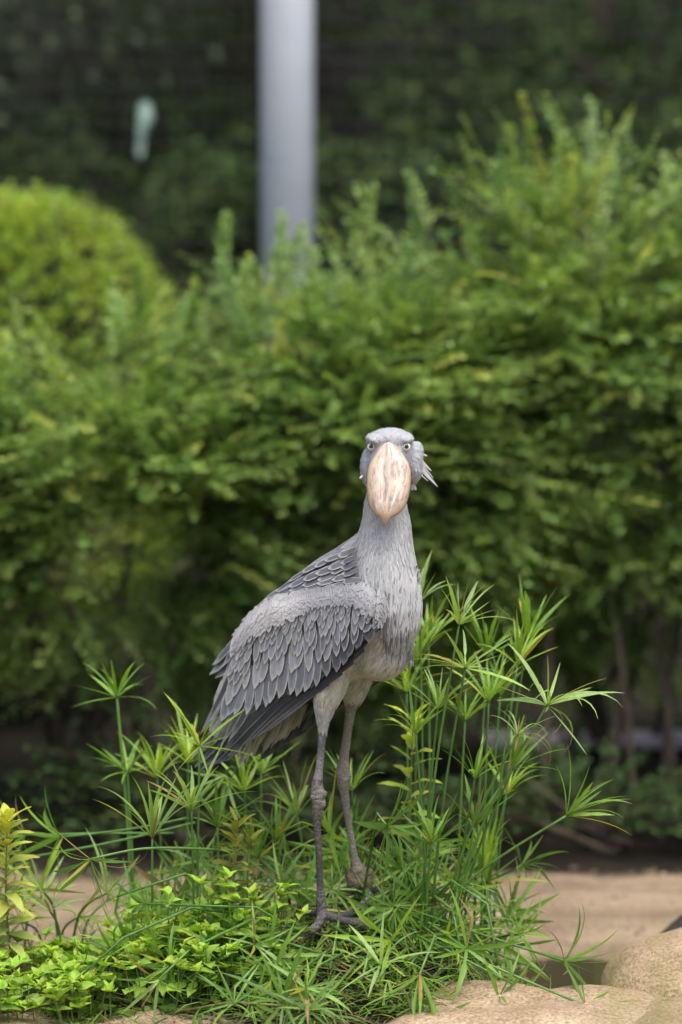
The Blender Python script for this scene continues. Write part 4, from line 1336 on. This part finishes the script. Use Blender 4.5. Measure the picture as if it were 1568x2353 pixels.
# the tall clump on the breast side
up(1055, 1436, .00, 962, .10, 13, 95, (.2, 1.1), G_PALE, 'tallest sharp sedge shoot of the clump, its whorl level with the folded wing')
up(955, 1527, .45, 955, .42, 16, 115, (.1, .9), G_LIME, 'bright lime sedge whorl close behind the bird\'s breast')
up(1120, 1514, .34, 1088, .32, 13, 95, (.2, .9), G_FRESH)
up(1189, 1529, .30, 1112, .28, 13, 105, (.15, 1.0), G_LIME)
up(1211, 1473, .42, 1125, .36, 13, 110, (.15, .9), G_FRESH)
up(1069, 1536, -.03, 985, .05, 12, 110, (.7, 1.7), G_PALE)
up(1123, 1614, .18, 1105, .20, 14, 105, (.15, .8), G_FRESH)
up(1006, 1631, .10, 968, .16, 13, 105, (.2, 1.1), G_PALE)
up(1069, 1656, .30, 1048, .30, 11, 90, (.3, 1.1), G_FRESH)
up(1257, 1621, .00, 1015, .06, 14, 125, (.5, 2.0), G_PALE, 'wide drooping sedge whorl on a long leaning stem reaching out from the clump', kinds=(0, 1, 3, 5, 7), thin=2)
up(1189, 1690, -.02, 1000, .08, 9, 80, (.3, 1.6), G_PALE, 'sedge whorl of thin curling leaves on a leaning stem', kinds=(3, 5, 7), thin=5)
up(1178, 1768, .04, 1040, .12, 11, 95, (.1, 1.0), G_FRESH)
up(1091, 1790, .06, 1040, .14, 13, 85, (.1, .8), G_FRESH)
up(1164, 1829, .32, 1095, .30, 10, 95, (.2, .9), G_LIME)
up(955, 1685, .02, 985, .10, 11, 85, (.15, .9), G_FRESH)
up(1301, 1875, -.02, 955, .06, 12, 115, (.15, 1.2), G_FRESH, 'lone sedge whorl on the long low stem that leans farthest out over the water', kinds=(0, 1, 2, 6), rad=.0034)
up(1091, 1902, .08, 1045, .14, 11, 95, (.1, 1.0), G_FRESH)
up(1116, 2018, .28, 1112, .30, 14, 120, (.05, .55), G_LIME, 'fan of long lime sedge leaves standing straight up at the foot of the clump')
up(809, 1819, .36, 832, .36, 12, 95, (.2, 1.0), G_FRESH, 'sedge shoot with a spiky whorl just behind the bird\'s far ankle')
up(991, 1940, -.04, 975, .04, 13, 95, (.2, 1.2), G_DEEP)
up(985, 1480, .50, 990, .45, 12, 110, (.2, 1.0), G_FRESH)
up(935, 1590, .48, 940, .44, 12, 100, (.4, 1.3), G_LIME)
up(1150, 1600, .42, 1110, .38, 11, 95, (.2, 1.0), G_FRESH)
up(965, 1385, .30, 975, .34, 8, 90, (.2, .9), G_PALE, 'sedge whorl showing its leaf tips past the edge of the bird\'s breast')
# the looser shoots on the tail side
up(269, 1603, .45, 309, .45, 11, 105, (.5, 1.5), G_FRESH, 'tall lone sedge shoot standing clear of the others on the bird\'s tail side', rad=.0042)
up(293, 1774, .45, 312, .44, 11, 95, (.6, 1.7), G_FRESH, 'sedge whorl halfway up beside the tall lone shoot')
up(459, 1715, .13, 452, .15, 10, 110, (.4, 2.0), G_LIME, 'sedge whorl spread in front of the tips of the tail', thin=2)
T2 = 'sedge shoot in the loose stand under the bird\'s tail'
def up2(*a, **k): 
    o = up(*a, label=T2, **k); o['group'] = 'sedge shoots under the tail'; return o
up2(433, 1755, .50, 430, .50, 13, 105, (.3, 1.1), G_LIME)
up2(362, 1789, .50, 378, .50, 14, 100, (.2, 1.1), G_LIME)
up2(440, 1862, .10, 448, .12, 13, 120, (.3, 1.2), G_PALE)
up2(350, 1927, .05, 350, .08, 14, 120, (.15, .9), G_PALE)
up2(683, 1874, .42, 720, .42, 11, 110, (.1, 1.1), G_PALE)
up2(562, 1817, .42, 570, .42, 13, 95, (.2, 1.2), G_LIME)
up2(600, 1780, .5, 600, .5, 12, 90, (.2, 1.3), G_FRESH)
up2(500, 1900, .3, 505, .3, 12, 100, (.3, 1.3), G_FRESH)
up2(640, 1930, .35, 640, .35, 12, 95, (.3, 1.3), G_FRESH)
b = foot(592, .48); h = at(519, 1779, .44)
sedge([b, at(565, 1850, .46), h + Vector((.02, 0, .015)), h], 14, .12, (.5, 1.3), G_PALE, 'drooping sedge whorl hanging under the bird\'s tail', None, kinds=(0, 1, 6), ax=Vector((-.3, -.2, -.9)))
BEND = 'bent umbrella sedge stem lying across the leafy herbs'
def bent(pp, n, L, spread, col=G_FRESH, label=BEND, ax=None, sharp=True, **kw):
    pts = [at(*p) for p in pp]
    return sedge(pts, n, L * PX, spread, col, label, SEDGE_GRP['bent'] if label == BEND else None, ax=ax, smooth=not sharp, **kw)
bent([(560, 1960, .18), (470, 1951, .05), (330, 1950, -.05), (209, 1974, -.10)], 12, 130, (.4, 2.2), G_DEEP, 'sharp drooping sedge whorl at the end of a low arching stem over the herbs', Vector((-.6, -.3, -.5)), False, kinds=(1, 2, 3, 5), thin=3)
bent([(430, 1880, .34), (300, 1905, .34), (138, 1924, .34)], 9, 130, (.5, 1.6), G_FRESH, sharp=False)
bent([(450, 1890, .36), (260, 1935, .36), (67, 1970, .35)], 8, 120, (.5, 1.6), G_PALE, sharp=False)
bent([(400, 1915, .38), (240, 1915, .38), (60, 1919, .38)], 8, 150, (.3, 1.4), G_FRESH, sharp=False)
bent([(590, 2105, .02), (440, 2086, -.10), (283, 2155, -.18), (190, 2240, -.24)], 0, 0, (0, 1))
bent([(575, 2115, -.08), (438, 2180, -.20), (366, 2250, -.28)], 10, 95, (.5, 1.6), G_PALE, ax=Vector((-.3, -.6, -.5)))
bent([(509, 2031, .05), (424, 2008, .0), (269, 2060, -.05)], 0, 0, (0, 1))
bent([(700, 2150, -.05), (590, 2085, -.08), (338, 2077, -.08)], 9, 80, (.4, 1.4), G_DEEP)
bent([(735, 2190, -.12), (640, 2160, -.15), (540, 2270, -.30), (538, 2307, -.34)], 8, 95, (.5, 1.5), G_DEEP, 'dark sedge whorl lying on the long slab beside the brown stone', Vector((0, -.4, .6)))
bent([(760, 2180, -.10), (690, 2230, -.25), (652, 2303, -.36)], 13, 115, (.5, 1.7), G_DEEP, ax=Vector((0, -.5, .4)))
bent([(790, 2190, -.10), (730, 2220, -.25), (704, 2270, -.36)], 12, 100, (.6, 1.8), G_FRESH, ax=Vector((.1, -.5, .5)))
bent([(830, 2200, -.10), (770, 2270, -.30), (709, 2322, -.40)], 11, 85, (.6, 1.8), G_DEEP, ax=Vector((-.2, -.5, .5)))
# kinked stems on the slab side
bent([(975, 2090, .05), (1038, 2023, .0), (1120, 2077, -.05), (1145, 2218, -.08)], 8, 60, (.3, 1.3), G_PALE, 'sedge stem kinked twice with its pale whorl hanging onto the slab', Vector((0, 0, -1)), kinds=(3, 4, 7), thin=5)
bent([(930, 2085, .02), (1115, 2150, -.05), (1296, 2208, -.10)], 12, 130, (.4, 1.9), G_DEEP, 'sedge whorl splayed above the slab at the end of a long straight fallen stem', Vector((.75, -.1, -.3)), thin=3, kinds=(0, 1, 2, 6))
bent([(985, 2120, -.02), (1120, 2215, -.12), (1345, 2311, -.24)], 9, 110, (.7, 1.8), G_DEEP, 'lowest sedge whorl lying flat on the slab', Vector((.5, -.5, .35)), kinds=(0, 1, 5))
bent([(835, 2055, -.02), (868, 1868, -.06), (889, 1897, -.08)], 13, 140, (.5, 1.8), G_DEEP, 'snapped sedge stem with its whorl folded over beside the swollen foot', Vector((.8, -.2, -.2)), kinds=(0, 1, 2, 6))
bent([(960, 2120, .0), (1000, 2150, -.1), (965, 2238, -.30)], 15, 130, (.2, 1.1), G_FRESH, 'sedge fan hanging over the seam between the two slabs', Vector((-.1, -.35, -.9)), kinds=(0, 1, 6))
bent([(760, 2125, -.02), (880, 2200, -.2), (875, 2218, -.26)], 9, 120, (.3, 1.3), G_PALE, ax=Vector((-.2, -.3, .6)))
bent([(1000, 2060, .02), (1040, 2090, -.02), (1062, 2200, -.08)], 7, 55, (.3, 1.2), G_PALE, ax=Vector((0, 0, -1)), thin=4)
bent([(905, 2085, -.04), (940, 2075, -.06), (901, 2082, -.10)], 10, 105, (.4, 1.5), G_FRESH, ax=Vector((.9, -.2, .1)))
bent([(960, 2150, -.06), (1060, 2200, -.12), (1180, 2262, -.16)], 0, 0, (0, 1))
bent([(940, 2100, .05), (1060, 2160, .0), (1230, 2225, -.04)], 0, 0, (0, 1))
# trampled heap: many low shoots and crossing stems, denser round the bird's feet
heap_l = 'low sedge shoot in the trampled heap at the bird\'s feet'
for i in range(140):
    while True:
        x = rs.uniform(-.62, .40); y = rs.uniform(-.22, .62)
        fx, fy = proj((x, y, ground_z(x, y)))
        if -.20 < x < .16 and -.40 < y < .22: continue
        if ((x - .0) / .55) ** 2 + ((y - .2) / .45) ** 2 < 1: break
    g = ground_z(x, y)
    hgt = rs.uniform(.05, .16) + (.12 * rs.random() if y > .25 else 0)
    if y < .1 and x > -.25: hgt = rs.uniform(.02, .07)
    d = Vector((rs.uniform(-1, 1), rs.uniform(-1, .4), 0)).normalized()
    far = rs.uniform(.04, .16)
    hh = Vector((x, y, g + hgt)) + d * far
    o = sedge([(x, y, g - .01), Vector((x, y, g + hgt * .7)) + d * far * .3, hh], rs.randrange(9, 14), rs.uniform(.08, .13), (.4, 1.6), rs.choice((G_FRESH, G_FRESH, G_DEEP, G_PALE, G_LIME)), heap_l, SEDGE_GRP['low'], kinds=(0, 1, 2, 4, 5, 6))
for i in range(16):
    x = rs.uniform(-.95, -.40); y = rs.uniform(.25, .62); g = ground_z(x, y)
    if g < .02: continue
    hgt = rs.uniform(.10, .22); d_ = Vector((rs.uniform(-1, 1), rs.uniform(-1, .3), 0)).normalized() * rs.uniform(.03, .12)
    sedge([(x, y, g - .01), Vector((x, y, g + hgt * .7)) + d_ * .3, Vector((x, y, g + hgt)) + d_], rs.randrange(8, 12), rs.uniform(.09, .13), (.3, 1.5), rs.choice((G_FRESH, G_PALE, G_LIME)), 'short sedge shoot at the back of the herb carpet', 'short sedges behind the herbs')
cross_l = 'snapped leafless sedge stem lying in the trampled heap'
for i in range(70):
    x = rs.gauss(.08, .26); y = rs.uniform(-.28, .5)
    if x > .42 or x < -.75: continue
    a = rs.uniform(0, pi); L = rs.uniform(.16, .42)
    dx, dy = cos(a) * L / 2, sin(a) * L / 2 * .7
    pts = []
    lift = rs.uniform(.012, .06)
    for t in (-1, rs.uniform(-.3, .3), 1):
        qx, qy = x + dx * t + rs.uniform(-.02, .02), y + dy * t
        qx = min(qx, .47)
        pts.append(Vector((qx, qy, ground_z(qx, qy) + lift * rs.uniform(.4, 1.5))))
    o = sedge(pts, 0, 0, (0, 1), label=cross_l, group='leafless stems in the heap', smooth=False, rad=rs.uniform(.002, .0034), scol=rs.choice(((.06, .15, .025), (.10, .20, .045), (.13, .22, .06), (.16, .15, .06))))

# litter of dead stems under the heap
M_LIT = NT('dead_stem_litter'); M_LIT.set(M_LIT.attr('Col').outputs['Color'], .8, .2); M_LIT = M_LIT.m
mb = MB(); rl = random.Random(4)
for i in range(5200):
    x = rl.uniform(-1.0, .52); y = rl.uniform(-.5, .68)
    g = ground_z(x, y)
    if g < .03: continue
    a = rl.uniform(0, pi); L = rl.uniform(.04, .16)
    d = Vector((cos(a), sin(a), rl.uniform(-.12, .25))).normalized()
    s = Vector((-sin(a), cos(a), 0)) * rl.uniform(.0008, .0028)
    p = Vector((x, y, g + rl.uniform(.0, .022)))
    c = rl.choice(((.10, .07, .045), (.16, .12, .07), (.06, .045, .03), (.05, .12, .02), (.08, .17, .03), (.06, .13, .025), (.20, .16, .09)))
    q = p + d * L * .5 + Vector((0, 0, .006)); e = p + d * L
    mb.grid([[p - s, p + s], [q - s, q + s], [e - s * .4, e + s * .4]], col=(*c, 1))
tag(link('stem_litter', mb.mesh('stem_litter', M_LIT, col=True)), 'tangled litter of dead and green stems covering the island soil', 'litter', kind='stuff')

# torn green blades strewn through the heap, too many to tell apart
M_LOOSE = mat_leaf('loose_blade', .45, .3, .4, (1.2, 1.15, .5))
mb = MB()
for i in range(1900):
    x = rl.gauss(.06, .27); y = rl.uniform(-.34, .55)
    if x > .45 or x < -.62: continue
    g = ground_z(x, y)
    if g < .05: continue
    a = rl.uniform(0, 2 * pi); L = rl.uniform(.05, .15)
    near_foot = -.16 < x < .14 and -.12 < y < .22
    up_ = rl.uniform(-.15, .2) if near_foot else rl.uniform(-.1, .9)
    d = Vector((cos(a), sin(a) * .8, up_)).normalized()
    s = d.cross(Vector((rl.uniform(-.5, .5), rl.uniform(-.5, .5), 1))).normalized() * rl.uniform(.0012, .0038)
    p = Vector((x, y, g + rl.uniform(.004, .02 if near_foot else .05)))
    k = rl.uniform(.6, 1.2)
    c = tuple(q * k for q in rl.choice((G_FRESH, G_DEEP, G_PALE, G_LIME, G_FRESH, (.20, .18, .07))))
    rows = []
    for t in (0, .3, .65, 1):
        q = p + d * (L * t) - Vector((0, 0, L * .45 * t * t * (1 if up_ > 0 else .2)))
        q.z = max(q.z, ground_z(q.x, q.y) + .004)
        ww = (1 - t ** 2) + .05
        rows.append([q - s * ww, q + s * ww])
    mb.grid(rows, col=(*c, 1))
tag(link('torn_blades', mb.mesh('torn_blades', M_LOOSE, col=True)), 'torn green sedge blades strewn through the trampled heap', 'leaves', kind='stuff')

# ------------------------------------------------------------------ leafy herbs with heart-shaped leaves
def heart_mesh(name, seed, arch, cup, wave):
    r = random.Random(seed)
    mb = MB(); rows = []; uvs = []
    n = 7
    for i in range(n + 1):
        t = i / n
        w = .40 * (sin(min(1, t / .30) * pi / 2) ** .8 if t < .30 else max(0, 1 - ((t - .30) / .70) ** 1.45)) + .004
        c = Vector((t, 0, -arch * t * t))
        row = []; uv = []
        for a in (-1, -.5, 0, .5, 1):
            row.append(c + Vector((-.06 * abs(a) * (t < .2), a * w, cup * w * abs(a) ** 1.5 + wave * w * sin(a * 4 + t * 9 + seed) * .25)))
            uv.append((.5 + a / 2, t))
        rows.append(row); uvs.append(uv)
    mb.grid(rows, uvs)
    return mb.mesh(name, M_HERB)
HL = [heart_mesh('heart_leaf', k, *v) for k, v in enumerate([(.15, .35, .3), (.35, .25, .4), (.05, .5, .2), (.5, .3, .5), (.25, .15, .6)])]
LANCE = []
for k, ar in enumerate((.2, .5, .9)):
    mb = MB(); rows = []; uvs = []
    for i in range(8):
        t = i / 7
        w = .115 * sin(pi * min(1, t * .96 + .04)) ** .75 + .002
        c = Vector((t, 0, -ar * t * t * .5))
        rows.append([c + Vector((0, a * w, .4 * w * abs(a) + .02 * sin(t * 12 + k + a * 2))) for a in (-1, 0, 1)]); uvs.append([(.5 + a / 2, t) for a in (-1, 0, 1)])
    mb.grid(rows, uvs); LANCE.append(mb.mesh('lance_leaf', M_HERB))
H_LIME = (.31, .48, .05); H_MID = (.20, .37, .05); H_DEEP = (.09, .21, .035)
rh = random.Random(19)
def put_leaf(o, me, P, d, L, wk, col, ref=Vector((0, 0, 1)), name='leaf'):
    lf = bpy.data.objects.new(name, me); COL.objects.link(lf)
    lf.parent = o
    lf.matrix_basis = o.matrix_basis.inverted() @ (Matrix.Translation(P) @ frame_from(d, ref) @ Matrix.Rotation(rh.uniform(-.4, .4), 4, 'X') @ Matrix.Diagonal((L, L * wk, L, 1)))
    lf.color = (*(min(1, q) for q in col), 1)
def herb(x, y, h, label, group, size=.034, lean=.3):
    g = ground_z(x, y)
    o = empty('leafy_herb', (x, y, g), label, 'herb', group)
    top = Vector((x + rh.uniform(-lean, lean) * h, y - rh.uniform(-.1, lean) * h, g + h))
    base = Vector((x, y, g - .01))
    pts = catmull([base, base.lerp(top, .5) + Vector((rh.uniform(-.01, .01), rh.uniform(-.01, .01), 0)), top], 4)
    st = link('stem', stem_mesh(pts, .0019, .0012, 5), M_STEM, o)
    st.color = (*rh.choice(((.10, .19, .04), (.16, .15, .06), (.09, .16, .03))), 1)
    nn = max(2, int(h / .035))
    ph = rh.uniform(0, 6.28)
    for k in range(nn):
        t = .3 + .7 * k / max(1, nn - 1)
        P = pts[int(t * (len(pts) - 1))]
        ph += pi / 2 + rh.uniform(-.3, .3)
        for s in (0, pi):
            el = lerp(.0, .5, t) + rh.uniform(-.25, .25)
            d = Vector((cos(ph + s) * cos(el), sin(ph + s) * cos(el), sin(el)))
            c = mixc(mixc(H_DEEP, H_MID, rh.random()), mixc(H_MID, H_LIME, rh.random()), t)
            kk = rh.uniform(.8, 1.2)
            put_leaf(o, rh.choice(HL), P, d, size * rh.uniform(.75, 1.2) * lerp(1.1, .9, t), rh.uniform(.85, 1.15), tuple(q * kk for q in c))
    for k in range(rh.choice((2, 3, 4))):
        a = rh.uniform(0, 6.28); el = rh.uniform(.6, 1.2)
        put_leaf(o, rh.choice(HL), top, Vector((cos(a) * cos(el), sin(a) * cos(el), sin(el))), size * rh.uniform(.5, .8), .8, tuple(q * rh.uniform(.9, 1.2) for q in H_LIME))
HLAB = 'small leafy herb with lime heart-shaped leaves in the carpet beside the long slab'
cnt = 0
while cnt < 290:
    x = rh.uniform(-1.0, .0); y = rh.uniform(-.28, .30)
    if x > -.25 and y > .0: continue
    if x > -.17 and y > -.30: continue
    if y < (-.17 if x > -.3 else -.22 if x > -.6 else -.28): continue
    if x > -.12 and rh.random() < .6: continue
    if y > .1 and rh.random() < .5: continue
    herb(x, y, rh.uniform(.06, .13) + .03 * (x > -.5), HLAB, 'carpet of leafy herbs', rh.uniform(.036, .05)); cnt += 1
for (fx, fy, Y, lab) in [(500, 2020, -.06, 'taller leafy herb standing up through the bent sedge stems'), (655, 2040, -.02, 'leafy herb with broad leaves next to the bird\'s near foot'), (530, 2075, -.1, None), (690, 2100, -.05, None), (400, 2050, -.05, None), (450, 2030, 0, None), (590, 2050, 0, None), (300, 2090, -.05, None), (700, 2060, .1, None)]:
    p = at(fx, fy, Y)
    g = ground_z(p.x, Y)
    herb(p.x, Y, max(.07, p.z - g), lab or 'leafy herb growing up among the sedge stems near the bird\'s feet', None if lab else 'herbs among the sedge stems', .044, .1)

# ------------------------------------------------------------------ loosestrife-like plants with lance leaves
def lance_plant(fx, ftop, Y, nl, L, cols, label, spread=(.35, 1.1)):
    t_ = at(fx, ftop, Y); x = t_.x; g = ground_z(x, Y)
    o = empty('lance_leaf_plant', (x, Y, g), label, 'plant')
    pts = catmull([(x + .015, Y, g - .01), (x - .006, Y, lerp(g, t_.z, .5)), tuple(t_)], 6)
    st = link('stem', stem_mesh(pts, .0032, .0015, 6), M_STEM, o); st.color = (.16, .20, .05, 1)
    ph = 0
    for k in range(nl):
        t = .12 + .88 * k / (nl - 1)
        P = pts[0].lerp(pts[-1], t); i = t * (len(pts) - 1); i0 = min(int(i), len(pts) - 2); P = pts[i0].lerp(pts[i0 + 1], i - i0)
        ph += 2.4 + rh.uniform(-.3, .3)
        el = lerp(-.1, 1.0, t ** 2) + rh.uniform(-.2, .2)
        c = mixc(rh.choice(cols[:-1]), cols[-1], t ** 1.5); kk = rh.uniform(.75, 1.2)
        put_leaf(o, rh.choice(LANCE), P, Vector((cos(ph) * cos(el), sin(ph) * cos(el), sin(el))), L * rh.uniform(.75, 1.15) * lerp(1.1, .7, t), rh.uniform(1.2, 1.7), tuple(q * kk for q in c))
lance_plant(950, 1655, .28, 36, .105, [(.34, .48, .08), (.28, .44, .07), (.34, .46, .08), (.42, .38, .08), (.42, .54, .06)], 'pale yellow-green lance-leaved plant inside the sedge clump behind the snapped stem')
lance_plant(545, 1895, .04, 40, .075, [(.20, .20, .04), (.26, .20, .06), (.16, .20, .04), (.22, .26, .04)], 'brownish olive lance-leaved plant standing in the herbs under the tail')
lance_plant(575, 1925, .06, 26, .065, [(.22, .20, .05), (.18, .20, .04), (.20, .24, .04)], 'shorter olive lance-leaved plant leaning beside the brownish one')
lance_plant(18, 1885, .10, 64, .095, [(.38, .42, .10), (.44, .40, .10), (.34, .42, .12), (.44, .48, .06)], 'yellow lance-leaved plant at the far end of the herbs, away from the bird')
# dead leaves and dry sedge whorls on the slabs
DL = [blade_mesh('dry_blade', .05, 1.2, 1.0, (.5, .6), M_HERB, 7, .35, .2, 91), blade_mesh('dry_blade', .04, .4, -.8, None, M_HERB, 7, .35, .2, 92)]
for k, (fx, fy, n, lab) in enumerate([(1190, 2262, 9, 'dry straw-coloured sedge whorl lying on the slab by the kinked stem'), (790, 2292, 8, 'rusty dry sedge whorl lying between the two slabs'), (870, 2285, 5, 'small heap of brown dry leaves by the brown stone')]):
    p = at_z(fx, fy, .17)
    o = empty('dry_sedge_whorl', p, lab, 'dry leaves')
    for i in range(n):
        a = rh.uniform(0, 6.28)
        put_leaf(o, rh.choice(DL), p + Vector((0, 0, .01)), Vector((cos(a), sin(a) * .6, rh.uniform(-.1, .45))), rh.uniform(.05, .10), 1.0, tuple(q * rh.uniform(.6, 1.2) for q in rh.choice(((.34, .22, .10), (.26, .12, .05), (.42, .34, .18)))), name='dry_leaf')
for k, (fx, fy, c, lab) in enumerate([(195, 2268, (.52, .36, .12), 'yellowed dead leaf lying at the edge of the herb carpet'), (135, 2262, (.20, .10, .06), 'dark brown curled leaf at the edge of the herb carpet')]):
    p = at_z(fx, fy, .20)
    o = tag(link('dead_leaf', HL[3 + k].copy(), None, None), lab, 'leaf')
    o.matrix_basis = Matrix.Translation(p) @ frame_from(Vector((.9, -.3, .3))) @ Matrix.Rotation(.8, 4, 'X') @ Matrix.Diagonal((.045, .05, .045, 1))
    o.color = (*c, 1)
# blurred grass on the viewer's bank
GB = 'tall thin grass blade on the near bank before the slabs'
M_GR = SB
for i, (fx, fy, Y) in enumerate([(1410, 2085, -4.3), (1425, 2150, -4.3), (1515, 2060, -4.4), (1530, 2170, -4.35), (1500, 2230, -4.3), (1545, 2260, -4.4), (1215, 2270, -4.4), (640, 2300, -4.6)]):
    tip = at(fx, fy, Y); bx = tip.x + rs.uniform(-.06, .06)
    g = ground_z(bx, Y)
    mb = MB(); L = tip.z - g
    rows = []
    for k in range(10):
        t = k / 9
        c = Vector((lerp(bx, tip.x, t ** 2), Y + .05 * t * t, g - .01 + L * t)); w = .0075 * (1 - t ** 2.5) + .0006
        rows.append([c - Vector((w, 0, 0)), c + Vector((0, .0015, 0)), c + Vector((w, 0, 0))])
    mb.grid(rows)
    o = tag(link('grass_blade', mb.mesh('grass_blade', M_SEDGE)), GB, 'grass', 'grass blades on the near bank')
    o.color = (.22, .30, .06, 1)
